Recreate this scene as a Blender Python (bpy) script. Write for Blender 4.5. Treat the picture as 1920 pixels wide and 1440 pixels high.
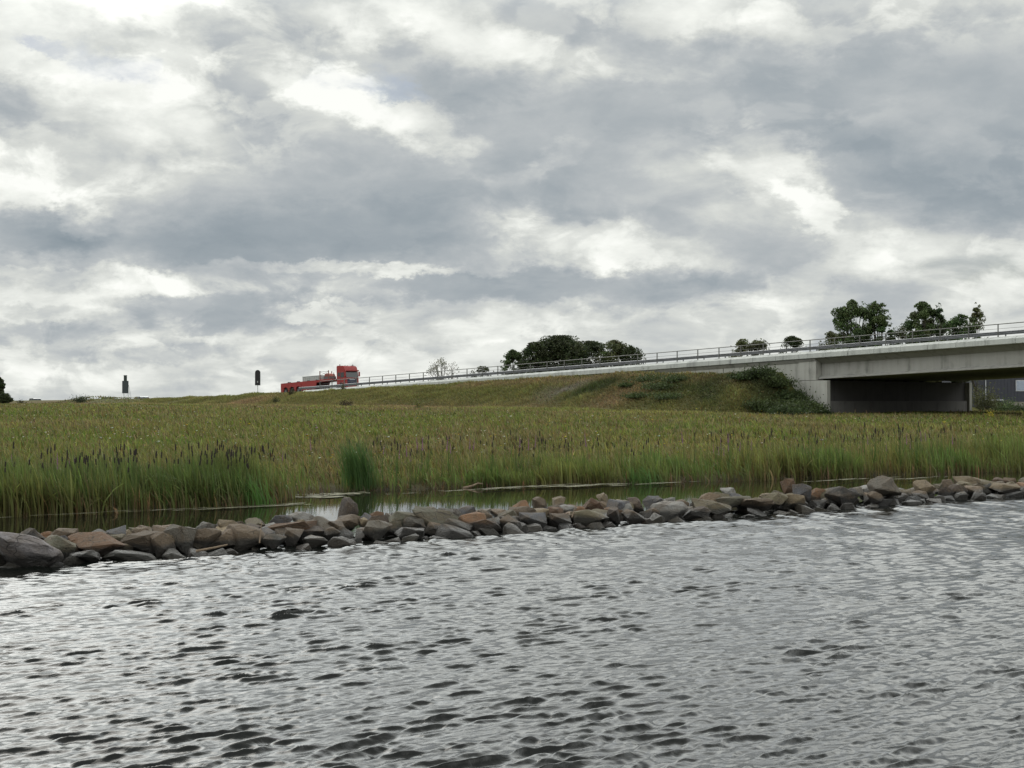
import bpy, bmesh, math, random
import numpy as np
from mathutils import Vector, Matrix
for o in list(bpy.data.objects): bpy.data.objects.remove(o)
R = math.radians
rnd = random.Random(7); rng = np.random.default_rng(11)
scene = bpy.context.scene; col = scene.collection

# ------------------------------------------------------------------ camera
F, HOR, EYE = 2800.0, 752.0, 3.35          # focal length in photo pixels, horizon row, eye height over the water
cam_d = bpy.data.cameras.new("camera"); cam = bpy.data.objects.new("camera", cam_d); col.objects.link(cam)
cam_d.sensor_width = 36; cam_d.lens = 36*F/1920
cam.location = (0, 0, EYE); cam.rotation_euler = (R(90)+math.atan((HOR-720)/F), 0, 0)
cam_d.clip_start = 0.5; cam_d.clip_end = 9000
scene.camera = cam
vs = scene.view_settings
vs.view_transform = 'Standard'; vs.look = 'None'; vs.exposure = 0.0; vs.gamma = 1.0

# ------------------------------------------------------------------ node helper
class NT:
    def __init__(s, tree): s.t = tree; s.n = tree.nodes; s.l = tree.links
    def node(s, typ, **kw):
        n = s.n.new(typ)
        for k, v in kw.items(): setattr(n, k, v)
        return n
    def put(s, sock, v):
        if isinstance(v, bpy.types.NodeSocket): s.l.new(v, sock)
        else: sock.default_value = v
    def m(s, op, a, b=None, c=None, clamp=False):
        n = s.node('ShaderNodeMath', operation=op, use_clamp=clamp)
        s.put(n.inputs[0], a)
        if b is not None: s.put(n.inputs[1], b)
        if c is not None: s.put(n.inputs[2], c)
        return n.outputs[0]
    def sstep(s, x, lo, hi, to0=0.0, to1=1.0):
        n = s.node('ShaderNodeMapRange', interpolation_type='SMOOTHSTEP')
        for i, v in enumerate((x, lo, hi, to0, to1)): s.put(n.inputs[i], v)
        return n.outputs[0]
    def noise(s, vec, scale, detail=4, rough=.5, out=0, dist=0.0):
        n = s.node('ShaderNodeTexNoise')
        s.put(n.inputs['Vector'], vec); n.inputs['Scale'].default_value = scale
        n.inputs['Detail'].default_value = detail; n.inputs['Roughness'].default_value = rough
        n.inputs['Distortion'].default_value = dist
        return n.outputs[out]
    def ramp(s, f, stops):
        n = s.node('ShaderNodeValToRGB'); s.put(n.inputs[0], f); e = n.color_ramp.elements
        while len(e) < len(stops): e.new(0.5)
        for k, (p, c) in enumerate(stops): e[k].position = p; e[k].color = (*c[:3], 1)
        return n.outputs[0]
    def mix(s, f, a, b, blend='MIX'):
        n = s.node('ShaderNodeMix', data_type='RGBA', blend_type=blend)
        s.put(n.inputs[0], f)
        for sock, v in ((n.inputs[6], a), (n.inputs[7], b)):
            s.put(sock, (*v[:3], 1) if isinstance(v, (tuple, list)) else v)
        return n.outputs[2]
    def xyz(s, x, y, z):
        n = s.node('ShaderNodeCombineXYZ')
        for k, v in enumerate((x, y, z)): s.put(n.inputs[k], v)
        return n.outputs[0]
    def sep(s, v):
        n = s.node('ShaderNodeSeparateXYZ'); s.put(n.inputs[0], v); return n.outputs
def lin(*c):
    return tuple(((v/255)/12.92 if v/255 <= .04045 else ((v/255+.055)/1.055)**2.4) for v in c)

# ------------------------------------------------------------------ sky and sun
SUN_AZ, SUN_EL = R(-28), R(46)
world = bpy.data.worlds.new("World"); scene.world = world; world.use_nodes = True
def build_sky():
    t = NT(world.node_tree); t.n.clear()
    tc = t.node('ShaderNodeTexCoord'); d = tc.outputs['Generated']; x, y, z = t.sep(d)
    zz = t.m('ADD', t.m('MAXIMUM', z, 0.0), 0.30)
    q = t.xyz(t.m('DIVIDE', x, zz), t.m('DIVIDE', y, zz), 0.0)            # flat cloud layer seen in perspective
    az = t.m('ARCTAN2', x, y); el = t.m('ARCSINE', z)
    n_big = t.noise(q, 2.2, 3, .5); n_mid = t.noise(q, 5.2, 10, .56, dist=.25); n_fine = t.noise(q, 15, 8, .6)
    # billowing displacement of the cloud outlines (in degrees of sky)
    ae = t.xyz(az, t.m('MULTIPLY', el, 1.7), 0.0)
    wx, wy, _ = t.sep(t.noise(ae, 11, 6, .55, out=1)); vx, vy, _ = t.sep(t.noise(ae, 40, 9, .66, out=1))
    waz = t.m('ADD', az, t.m('ADD', t.m('MULTIPLY', t.m('SUBTRACT', wx, .5), .075), t.m('MULTIPLY', t.m('SUBTRACT', vx, .5), .050)))
    wel = t.m('ADD', el, t.m('ADD', t.m('MULTIPLY', t.m('SUBTRACT', wy, .5), .034), t.m('MULTIPLY', t.m('SUBTRACT', vy, .5), .030)))
    def blob(px, py, rx, ry, rot, soft):
        a0 = math.atan((px-960)/F); e0 = math.atan((HOR-py)/F); c, s_ = math.cos(R(rot)), math.sin(R(rot))
        da = t.m('SUBTRACT', waz, a0); de = t.m('SUBTRACT', wel, e0)
        p = t.m('ADD', t.m('MULTIPLY', da, c), t.m('MULTIPLY', de, -s_)); r_ = t.m('ADD', t.m('MULTIPLY', da, s_), t.m('MULTIPLY', de, c))
        p = t.m('MULTIPLY', p, F/rx); r_ = t.m('MULTIPLY', r_, F/ry)
        rr = t.m('SQRT', t.m('ADD', t.m('MULTIPLY', p, p), t.m('MULTIPLY', r_, r_)))
        return t.sstep(rr, 1+soft*.7, 1-soft*.7)
    # (x, y, rx, ry, rotation (down to the right positive), amplitude, softness)
    B = [ # bright tops
        (190,200,270,62,14,.42,.75),(690,190,200,40,20,.46,.6),(320,125,95,55,0,.36,.6),(300,20,190,45,5,.34,.7),(70,45,120,45,0,.28,.8),
        (690,25,120,35,0,.18,.8),(880,70,110,60,20,.22,.8),(1300,25,150,45,0,.30,.7),(1180,115,170,36,0,.18,.8),(1500,60,220,35,0,.20,.8),(1840,25,140,35,0,.16,.8),
        (60,330,170,70,0,.28,.8),(300,545,85,26,0,.34,.5),(85,570,120,36,0,.26,.5),(1120,450,210,44,8,.36,.6),(1440,310,95,55,30,.34,.6),(1520,400,80,26,40,.30,.6),
        (600,588,85,15,0,.30,.45),(640,508,210,13,0,.30,.6),(960,610,160,25,-8,.20,.6),(330,640,50,12,-10,.18,.5),(60,520,170,12,0,.18,.6),(150,405,45,30,40,.24,.6),
        (1750,470,170,28,-6,.18,.8),(1870,565,70,35,0,.20,.5),(1500,540,150,26,-12,.20,.7),(1180,590,160,20,-8,.18,.7),(1040,300,60,22,-30,.14,.6),
        # dark bases
        (560,455,430,70,-2,-.34,.75),(520,380,330,70,0,-.16,.9),(500,470,300,40,0,-.14,.8),(800,330,330,80,0,-.20,.9),(50,225,190,40,10,-.34,.8),(70,440,120,45,0,-.34,.6),
        (1700,210,480,150,8,-.30,.8),(1860,380,250,85,0,-.32,.85),(960,535,280,30,-2,-.38,.55),(1290,555,200,32,-8,-.36,.7),(440,590,230,32,0,-.32,.6),
        (1010,235,260,70,0,-.22,.85),(1150,360,200,48,0,-.22,.7),(1380,470,170,60,0,-.24,.8),(290,655,150,18,0,-.24,.7),(100,620,75,18,0,-.22,.7),(1020,30,110,38,0,-.26,.7),(1300,85,110,30,-10,-.20,.8),
        (470,80,150,40,10,-.22,.8),(490,170,120,55,10,-.16,.8),(715,60,60,32,30,-.20,.7),(860,170,110,45,0,-.20,.8),(1560,270,130,30,0,-.16,.8),(1620,560,120,40,0,-.14,.8),(75,585,60,12,0,-.18,.6)]
    L = t.m('ADD', .62, t.m('MULTIPLY', t.m('SUBTRACT', n_big, .5), .28))
    L = t.m('ADD', L, t.sstep(el, .085, .0, 0.0, .11))
    for (px, py, rx, ry, rot, amp, soft) in B:
        L = t.m('MULTIPLY_ADD', blob(px, py, rx, ry, rot, soft), amp*.82, L)
    n_puff = t.noise(ae, 19, 10, .58, dist=.4); n_sel = t.noise(ae, 7, 3, .5)
    D = t.m('ADD', t.sstep(n_mid, .32, .68, -.13, .13), t.m('MULTIPLY', t.m('SUBTRACT', n_fine, .5), .22))
    D = t.m('ADD', D, t.m('MULTIPLY', t.sstep(n_puff, .45, .57, -.10, .10), t.sstep(n_sel, .36, .6)))
    L = t.m('MULTIPLY_ADD', D, t.sstep(L, .30, .62, .45, 1.15), L)         # smooth grey bases, crisp bright tops
    colr = t.ramp(L, [(0.0, lin(131,144,153)), (.22, lin(158,167,173)), (.45, lin(186,191,193)), (.66, lin(212,215,211)), (.92, lin(244,246,240)), (1.0, lin(254,255,250))])
    # glow round the hidden sun; unseen sky above the frame boosted to brighten water
    sd = Vector((math.sin(SUN_AZ)*math.cos(SUN_EL), math.cos(SUN_AZ)*math.cos(SUN_EL), math.sin(SUN_EL)))
    vd = t.node('ShaderNodeVectorMath', operation='DOT_PRODUCT'); t.put(vd.inputs[0], d); vd.inputs[1].default_value = sd
    gain = t.sstep(vd.outputs['Value'], .80, 1.0, 1.0, SKY_GLOW)
    low = t.m('MULTIPLY', t.sstep(el, .245, .40, 1.0, 3.7), t.sstep(el, .50, .95, 1.0, .28))
    gain = t.m('MULTIPLY', gain, low)
    bg = t.node('ShaderNodeBackground'); t.put(bg.inputs[0], colr); t.put(bg.inputs[1], gain)
    sky = t.node('ShaderNodeTexSky', sky_type='NISHITA', sun_disc=False, sun_elevation=SUN_EL, sun_rotation=SUN_AZ)
    sky.altitude = 0; sky.air_density = 1; sky.dust_density = 2
    bs = t.node('ShaderNodeBackground'); t.put(bs.inputs[0], sky.outputs[0]); bs.inputs[1].default_value = .07
    gap = 0.0
    for (px, py, rx, ry, rot, amp) in [(205,140,85,30,12,.95),(680,140,90,26,12,.85),(70,112,60,12,8,.8),(1840,510,150,34,0,.45),(760,165,50,16,20,.7)]:
        gap = t.m('MAXIMUM', gap, t.m('MULTIPLY', blob(px, py, rx, ry, rot, .6), amp))
    gap = t.m('MULTIPLY', gap, t.sstep(n_mid, .62, .42))
    mx = t.node('ShaderNodeMixShader'); t.put(mx.inputs[0], gap); t.l.new(bg.outputs[0], mx.inputs[1]); t.l.new(bs.outputs[0], mx.inputs[2])
    out = t.node('ShaderNodeOutputWorld'); t.l.new(mx.outputs[0], out.inputs[0])
SKY_GLOW = 1.9
build_sky()
world.cycles.sampling_method = 'MANUAL'; world.cycles.sample_map_resolution = 1024
sun_d = bpy.data.lights.new("sun", 'SUN'); sun_d.energy = .9; sun_d.angle = R(40); sun_d.color = (1, .95, .87)
sun = bpy.data.objects.new("sun", sun_d); col.objects.link(sun)
sv = Vector((math.sin(SUN_AZ)*math.cos(SUN_EL), math.cos(SUN_AZ)*math.cos(SUN_EL), math.sin(SUN_EL)))
sun.rotation_euler = sv.to_track_quat('Z', 'Y').to_euler(); sun.location = (0, 0, 300)

# ------------------------------------------------------------------ place frame
C_ = np.array([.772, .635]); N_ = np.array([-.635, .772])         # along the canal, and away from it
B_ = np.array([.668, -.744]); V_ = np.array([.744, .668])         # along the bridge (towards the canal), and across it
P0 = np.array([44.6, 135.0])
def cn(X, Y): return X*C_[0]+Y*C_[1], X*N_[0]+Y*N_[1]
def uv(X, Y): return (X-P0[0])*B_[0]+(Y-P0[1])*B_[1], (X-P0[0])*V_[0]+(Y-P0[1])*V_[1]
def uvp(u, v): return P0[0]+u*B_[0]+v*V_[0], P0[1]+u*B_[1]+v*V_[1]
def px_n(px, n):                                                   # ground point seen in photo column px on the canal-parallel line n
    t_ = (px-960)/F; Y = n/(N_[0]*t_+N_[1]); return t_*Y, Y
def px_v(px, v):                                                   # same for the bridge-parallel line v
    t_ = (px-960)/F; Y = (v+P0@V_)/(V_[0]*t_+V_[1]); return t_*Y, Y
def zat(py, Y): return EYE+(HOR-py)*Y/F
DW = 27.4                                                          # deck width
def ze(u):                                                         # top of the near edge beam
    u = np.asarray(u, float)
    k = np.clip(u, -112, 90)
    d = np.clip(-112-u, 0, 1e9)
    return 9.23+.0382*k-.0382*45*(1-np.exp(-d/45))*.75
def vnoise(X, Y, s, seed=0):
    X = np.asarray(X, float)/s+seed*17.3; Y = np.asarray(Y, float)/s+seed*5.7
    xi, yi = np.floor(X).astype(np.int64), np.floor(Y).astype(np.int64); fx, fy = X-xi, Y-yi
    fx = fx*fx*(3-2*fx); fy = fy*fy*(3-2*fy)
    def h(a, b):
        k = (a*374761393+b*668265263+seed*974711) & 0x7fffffff
        k = ((k ^ (k >> 13))*1274126177) & 0x7fffffff
        return ((k ^ (k >> 16)) & 0xffff)/65535.0
    return (h(xi, yi)*(1-fx)+h(xi+1, yi)*fx)*(1-fy)+(h(xi, yi+1)*(1-fx)+h(xi+1, yi+1)*fx)*fy
def nbank(c): return np.interp(c, [-40,10,15.8,20,25,27,29,33,38,44.6,52,63.4,80,140], [42,42,42.2,41.9,42.6,45,46.3,45.6,44.7,42.6,41.2,39.1,38,37])+.5*np.sin(np.asarray(c)*1.3)*.6
def ground(X, Y):
    X = np.asarray(X, float); Y = np.asarray(Y, float)
    c, n = cn(X, Y); u, v = uv(X, Y); t_ = n-nbank(c)
    zb = np.interp(t_, [-4,-1,0,1,4,14,40,80,150,260], [-.5,-.25,.03,.2,.55,1.15,1.85,2.35,2.65,2.9])
    zb = zb+np.clip(t_/8, 0, 1)*((vnoise(X, Y, 9, 1)-.5)*.35+(vnoise(X, Y, 2.6, 2)-.5)*.16)
    bed = np.where(n < 31, -1.4, -.5)
    dam = -1.4+1.5*np.exp(-((n-31.2)/1.9)**2)
    z = np.where(t_ > -1, zb, np.maximum(bed, dam))
    z = np.where(n < -34, np.interp(-n, [34, 38, 60], [-1.4, .6, 1.5]), z)
    # embankment of the road
    drop = np.interp(u, [-115,-60,-45,-26], [.40,.8,1.0,2.0])
    run = np.interp(u, [-400,-150,-115,-60,-24], [9,8,5.0,2.7,2.3])
    top = ze(u)-drop+(vnoise(X, Y, 5, 3)-.5)*.25
    d = np.where(v < 0, -v, v-DW)
    zem = top-np.clip(d-1.2, 0, 1e9)/run-np.clip(u+25.4, 0, 1e9)*1.15+(vnoise(X, Y, 4, 4)-.5)*.3*np.clip(d-1, 0, 1)
    inside = (v > .55) & (v < DW-.55)
    zem = np.where(inside, np.where(u < -23.0, ze(u)-.75, -9), zem)
    zem = np.where(inside & (u < -116), ze(u)-.4-LOWER(u), zem)
    z = np.where(u < 10, np.maximum(z, zem), z)
    # low grassy mound beside the road
    mx, my = px_v(172, -9); z = z+1.25*np.exp(-(((X-mx)/4.2)**2+((Y-my)/7)**2))
    mx, my = px_v(470, -4); z = z+.25*np.exp(-(((X-mx)/7)**2+((Y-my)/5)**2))
    return z
def LOWER(u): return np.clip((-122-np.asarray(u, float))/22, 0, 1)*1.15
def at(px, py, Y): return ((px-960)/F*Y, Y, zat(py, Y))

# ------------------------------------------------------------------ object helpers
def prop(o, label=None, cat=None, group=None, kind=None):
    if label: o['label'] = label
    if cat: o['category'] = cat
    if group: o['group'] = group
    if kind: o['kind'] = kind
    return o
def empty(name, loc=(0,0,0), rz=0.0, parent=None):
    o = bpy.data.objects.new(name, None); col.objects.link(o); o.location = loc; o.rotation_euler = (0,0,rz); o.empty_display_size = .3
    if parent: o.parent = parent
    return o
class MB:
    def __init__(s): s.v = []; s.f = []
    def add(s, vs_, fs):
        k = len(s.v); s.v += [tuple(p) for p in vs_]; s.f += [tuple(i+k for i in f) for f in fs]; return s
    def hexa(s, p):    # 8 corners: bottom ring 0-3 (ccw), top ring 4-7
        return s.add(p, [(3,2,1,0),(4,5,6,7),(0,1,5,4),(1,2,6,5),(2,3,7,6),(3,0,4,7)])
    def box(s, x0, x1, y0, y1, z0, z1):
        return s.hexa([(x0,y0,z0),(x1,y0,z0),(x1,y1,z0),(x0,y1,z0),(x0,y0,z1),(x1,y0,z1),(x1,y1,z1),(x0,y1,z1)])
    def tube(s, a, b, r0, r1=None, k=6):
        r1 = r0 if r1 is None else r1; a = Vector(a); b = Vector(b); d = (b-a).normalized()
        p = d.orthogonal().normalized(); q = d.cross(p); ring = []
        for c, r in ((a, r0), (b, r1)):
            ring += [c+(p*math.cos(2*math.pi*i/k)+q*math.sin(2*math.pi*i/k))*r for i in range(k)]
        return s.add(ring, [(i,(i+1)%k,k+(i+1)%k,k+i) for i in range(k)]+[tuple(range(k-1,-1,-1)), tuple(range(k,2*k))])
    def extrude_y(s, prof, y0, y1):   # profile in (x,z)
        k = len(prof)
        return s.add([(x,y0,z) for x,z in prof]+[(x,y1,z) for x,z in prof],
                     [tuple(range(k)), tuple(range(2*k-1,k-1,-1))]+[(i,k+i,k+(i+1)%k,(i+1)%k) for i in range(k)])
    def disc(s, c, r, y0, y1, k=20):
        return s.extrude_y([(c[0]+r*math.cos(2*math.pi*i/k), c[1]+r*math.sin(2*math.pi*i/k)) for i in range(k)], y0, y1)
    def build(s, name, mat, parent=None, bevel=0, smooth=False):
        me = bpy.data.meshes.new(name); me.from_pydata(s.v, [], s.f); me.update()
        bm = bmesh.new(); bm.from_mesh(me); bmesh.ops.recalc_face_normals(bm, faces=bm.faces)
        if bevel: bmesh.ops.bevel(bm, geom=list(bm.edges), offset=bevel, segments=2, affect='EDGES', clamp_overlap=True)
        bm.to_mesh(me); bm.free()
        if smooth: me.polygons.foreach_set('use_smooth', [True]*len(me.polygons))
        me.materials.append(mat); o = bpy.data.objects.new(name, me); col.objects.link(o)
        if parent: o.parent = parent
        return o
def np_mesh(name, verts, faces3=None, faces4=None, colors=None, mat=None, smooth=False):
    me = bpy.data.meshes.new(name); nv = len(verts)
    f3 = np.zeros((0,3), np.int32) if faces3 is None else faces3; f4 = np.zeros((0,4), np.int32) if faces4 is None else faces4
    me.vertices.add(nv); me.vertices.foreach_set('co', np.ascontiguousarray(verts, np.float32).ravel())
    loops = np.concatenate([f3.ravel(), f4.ravel()]).astype(np.int32)
    starts = np.concatenate([np.arange(len(f3))*3, len(f3)*3+np.arange(len(f4))*4]).astype(np.int32)
    me.loops.add(len(loops)); me.loops.foreach_set('vertex_index', loops)
    me.polygons.add(len(starts)); me.polygons.foreach_set('loop_start', starts)
    if smooth: me.polygons.foreach_set('use_smooth', np.ones(len(starts), bool))
    me.update(calc_edges=True); me.validate()
    if colors is not None:
        a = me.color_attributes.new('Col', 'FLOAT_COLOR', 'POINT')
        a.data.foreach_set('color', np.ascontiguousarray(np.concatenate([colors, np.ones((nv,1))], 1), np.float32).ravel())
    if mat: me.materials.append(mat)
    return me
def link(name, me, parent=None, loc=(0,0,0)):
    o = bpy.data.objects.new(name, me); col.objects.link(o); o.location = loc
    if parent: o.parent = parent
    return o
def dup(o, parent=None):
    c = o.copy(); col.objects.link(c)
    if parent: c.parent = parent
    return c

# ------------------------------------------------------------------ materials
MATS = {}
def mat(name, fn):
    if name in MATS: return MATS[name]
    m = bpy.data.materials.new(name); m.use_nodes = True; t = NT(m.node_tree); t.n.clear()
    out = t.node('ShaderNodeOutputMaterial'); b = t.node('ShaderNodeBsdfPrincipled'); t.l.new(b.outputs[0], out.inputs[0])
    fn(t, b, out); MATS[name] = m; return m
def geo_pos(t): return t.node('ShaderNodeNewGeometry').outputs['Position']
def obj_co(t): return t.node('ShaderNodeTexCoord').outputs['Object']
def bump(t, b, h, strength, dist=.05):
    n = t.node('ShaderNodeBump'); t.put(n.inputs['Height'], h); n.inputs['Strength'].default_value = strength; n.inputs['Distance'].default_value = dist
    t.l.new(n.outputs[0], b.inputs['Normal'])
def simple(name, c, rough=.5, metal=0.0, var=.15, scale=6, coat=0.0):
    def fn(t, b, out):
        n = t.noise(obj_co(t), scale, 5, .6)
        t.put(b.inputs['Base Color'], t.ramp(n, [(.3, tuple(v*(1-var) for v in c)), (.7, tuple(min(1, v*(1+var)) for v in c))]))
        b.inputs['Roughness'].default_value = rough; b.inputs['Metallic'].default_value = metal; b.inputs['Coat Weight'].default_value = coat
    return mat(name, fn)
def veg_mat(name, trans=.35, rough=.65):
    def fn(t, b, out):
        a = t.node('ShaderNodeVertexColor', layer_name='Col'); t.put(b.inputs['Base Color'], a.outputs[0]); b.inputs['Roughness'].default_value = rough
        b.inputs['Specular IOR Level'].default_value = .25
        tr = t.node('ShaderNodeBsdfTranslucent'); t.put(tr.inputs[0], a.outputs[0])
        mx = t.node('ShaderNodeMixShader'); mx.inputs[0].default_value = trans
        t.l.new(b.outputs[0], mx.inputs[1]); t.l.new(tr.outputs[0], mx.inputs[2]); t.l.new(mx.outputs[0], out.inputs[0])
    return mat(name, fn)
M_GRASS = veg_mat('grass_blades', .35); M_REED = veg_mat('reed_leaves', .35, .5); M_LEAF = veg_mat('tree_leaves', .25, .6)
def concrete(name, c, streak=1.0):
    def fn(t, b, out):
        p = geo_pos(t); n1 = t.noise(p, .6, 6, .6); n2 = t.noise(p, 9, 5, .6)
        x, y, z = t.sep(p); st = t.noise(t.xyz(x, y, t.m('MULTIPLY', z, .08)), 2.2, 4, .6)
        f = t.m('ADD', t.m('MULTIPLY', n1, .5), t.m('MULTIPLY', st, .5))
        base = t.ramp(f, [(.34, tuple(v*.58 for v in c)), (.48, c), (.66, tuple(min(1, v*1.15) for v in c))])
        base = t.mix(t.sstep(n2, .58, .75, 0, .25*streak), base, tuple(v*.55 for v in c))
        t.put(b.inputs['Base Color'], base); b.inputs['Roughness'].default_value = .85; bump(t, b, n2, .15)
    return mat(name, fn)
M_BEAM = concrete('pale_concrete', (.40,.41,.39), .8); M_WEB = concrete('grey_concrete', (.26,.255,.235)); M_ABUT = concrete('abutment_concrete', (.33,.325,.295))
M_STEEL = simple('galvanised_steel', (.16,.165,.175), .5, .6); M_RAIL = simple('dull_railing_steel', (.12,.12,.11), .55, .4)

def rock_mat():
    def fn(t, b, out):
        oi = t.node('ShaderNodeObjectInfo'); co = obj_co(t)
        off = t.node('ShaderNodeVectorMath', operation='ADD'); t.put(off.inputs[0], co)
        k = t.m('MULTIPLY', oi.outputs['Random'], 50.0); t.put(off.inputs[1], t.xyz(k, k, k)); p = off.outputs[0]
        n1 = t.noise(p, 1.6, 6, .62); n2 = t.noise(p, 7, 7, .65); n3 = t.noise(p, 26, 5, .6)
        c = oi.outputs['Color']
        c = t.mix(t.sstep(n1, .40, .66, 0, .55), c, (.115,.080,.048)); c = t.mix(t.sstep(n2, .52, .72, 0, .55), c, (.06,.055,.05))
        c = t.mix(t.sstep(n2, .44, .30, 0, .45), c, (.19,.185,.165))
        c = t.mix(t.sstep(n3, .58, .72, 0, .5), c, (.27,.27,.245)); v_ = t.node('ShaderNodeTexVoronoi', feature='DISTANCE_TO_EDGE'); t.put(v_.inputs['Vector'], p); v_.inputs['Scale'].default_value = 2.3; crack = t.sstep(v_.outputs['Distance'], .035, .0); c = t.mix(t.m('MULTIPLY', crack, t.sstep(n1, .45, .6)), c, (.02,.018,.015))
        wz = t.sep(geo_pos(t))[2]; wet = t.sstep(t.m('ADD', wz, t.m('MULTIPLY', t.m('SUBTRACT', n1, .5), .22)), .34, .20)
        c = t.mix(wet, c, t.mix(.88, c, (.012,.011,.009)))
        t.put(b.inputs['Base Color'], c); t.put(b.inputs['Roughness'], t.sstep(wet, 0, 1, .85, .45))
        h = t.m('ADD', t.m('MULTIPLY', n2, .7), t.m('MULTIPLY', n3, .3)); bump(t, b, h, 1.0, .12)
    return mat('rough_stone', fn)
M_ROCK = rock_mat()

def ground_mat():
    def fn(t, b, out):
        a = t.node('ShaderNodeVertexColor', layer_name='Col'); p = geo_pos(t)
        n1 = t.noise(p, .9, 6, .65); n2 = t.noise(p, 7, 5, .6)
        c = t.mix(t.sstep(n1, .35, .68, 0, .5), a.outputs[0], (.066,.066,.026), 'MIX')
        c = t.mix(t.sstep(n2, .5, .7, 0, .5), c, (.035,.035,.016))
        t.put(b.inputs['Base Color'], c); b.inputs['Roughness'].default_value = .95; b.inputs['Specular IOR Level'].default_value = .1; bump(t, b, n2, .6, .1)
    return mat('meadow_soil', fn)

# colour of the turf at a place (kinds of grass, bare soil, weeds: patches in the plants themselves)
def turf(X, Y):
    X = np.asarray(X, float); Y = np.asarray(Y, float); u, v = uv(X, Y); c, n = cn(X, Y); t_ = n-nbank(c)
    a = vnoise(X, Y, 14, 21)*.5+vnoise(X, Y, 5, 22)*.3+vnoise(X, Y, 2, 23)*.2
    green = np.array([.105,.132,.026]); olive = np.array([.138,.136,.038]); brown = np.array([.165,.115,.062]); dark = np.array([.030,.040,.014]); soil = np.array([.115,.10,.078])
    k = np.clip((a-.40)*5.5, 0, 1)[:, None]; colr = green*(1-k)+olive*k
    e = np.clip((-v-1)/2, 0, 1)*np.clip((18+v)/6, 0, 1); e = e*(u < 0)
    ol2 = np.array([.104,.097,.034]); colr = colr*(1-.8*e[:, None])+ol2*.8*e[:, None]
    bs = np.exp(-((v+14-.02*(u+70))/3.6)**2)*np.clip((-40-u)/10, 0, 1)*np.clip(vnoise(X, Y, 7, 25)*1.7, 0, 1)
    bs = np.maximum(bs, np.clip((-108-u)/8, 0, 1)*np.exp(-((v+8)/7)**2)*np.clip((vnoise(X, Y, 8, 26)-.3)*2.2, 0, 1))
    bs = np.maximum(bs, np.exp(-((v+2.2)/1.6)**2)*.7*((u > -75) & (u < -24)))
    bs = np.maximum(bs, .85*np.exp(-((u+41)/3.6)**2)*np.clip((-v-2)/3, 0, 1)*np.clip((14+v)/4, 0, 1))
    colr = colr*(1-bs[:, None])+brown*bs[:, None]
    so = np.exp(-(((u+51.5)/3.2)**2+((v+5.5)/3.2)**2))*np.clip(vnoise(X, Y, 2, 27)*1.6, 0, 1)
    colr = colr*(1-so[:, None])+soil*so[:, None]
    dk = np.exp(-(((u+46.5)/2.4)**2+((v+6)/4)**2))+np.exp(-(((u+29)/7)**2+((v+4.5)/4.5)**2)); dk = np.clip(dk*1.2*vnoise(X, Y, 3, 28)*1.5, 0, .9)
    colr = colr*(1-dk[:, None])+dark*dk[:, None]
    big = vnoise(X/5.5, Y/26, 1.0, 61)*.6+vnoise(X/2.2, Y/11, 1.0, 62)*.4; me = np.clip((-12-v)/5, 0, 1)
    ky = np.clip((big-.52)*4, 0, 1)*me; kb = np.clip((.46-big)*4, 0, 1)*me
    colr = colr*(1-.55*ky[:, None])+np.array([.125,.150,.030])*.55*ky[:, None]; colr = colr*(1-.5*kb[:, None])+np.array([.142,.120,.050])*.5*kb[:, None]
    pk = np.exp(-((u+55)/30)**2-((v+31)/10)**2)*np.clip((vnoise(X/6, Y/9, 1.0, 63)-.2)*2.2, 0, 1); pk = np.maximum(pk, np.exp(-((u+128)/30)**2-((v+22)/9)**2)*np.clip((vnoise(X/5, Y/9, 1.0, 64)-.25)*2, 0, 1))[:, None]*.8
    colr = colr*(1-pk)+np.array([.175,.122,.072])*pk
    return colr*.93, so

# ------------------------------------------------------------------ ground sheet
def build_ground():
    def lines(lo, hi, step, extra, far): return np.array(sorted(set(np.round(np.concatenate([np.arange(lo, hi+.01, step), extra, far]), 3))))
    us = lines(-135, 60, 1.0, np.arange(-28, -17, .5), np.array([-3500,-2200,-1400,-900,-600,-420,-320,-260,-220,-190,-170,-155,-145,70,80,90,100,106,110,116,126,150,220,400,900,2500]))
    vv = lines(-135, 45, 1.0, np.array([-.5,.3,.5,.6,25.4,25.5,25.7,26.3]), np.array([-3500,-1800,-900,-500,-300,-220,-180,-155,55,70,90,120,160,220,320,500,900,1600,2600,4000]))
    U, V = np.meshgrid(us, vv, indexing='ij'); X, Y = uvp(U.ravel(), V.ravel()); Z = ground(X, Y)
    far = np.hypot(X, Y) > 420; Z = np.where(far, np.clip(Z, -1.4, 2.9), Z)
    a, b = len(us), len(vv); I = np.arange(a*b).reshape(a, b)
    f4 = np.stack([I[:-1,:-1], I[1:,:-1], I[1:,1:], I[:-1,1:]], -1).reshape(-1, 4)
    c, _ = turf(X, Y); c = c*.75; cc, n = cn(X, Y); mud = np.array([.03,.026,.017]); k = np.clip((n-nbank(cc)-.3)/2, 0, 1)[:, None]; c = c*k+mud*(1-k)
    prop(link('ground', np_mesh('ground', np.stack([X,Y,Z],1), None, f4, c, mat('meadow_soil', lambda *a: None) if False else ground_mat(), True)), kind='structure')
build_ground()

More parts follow.
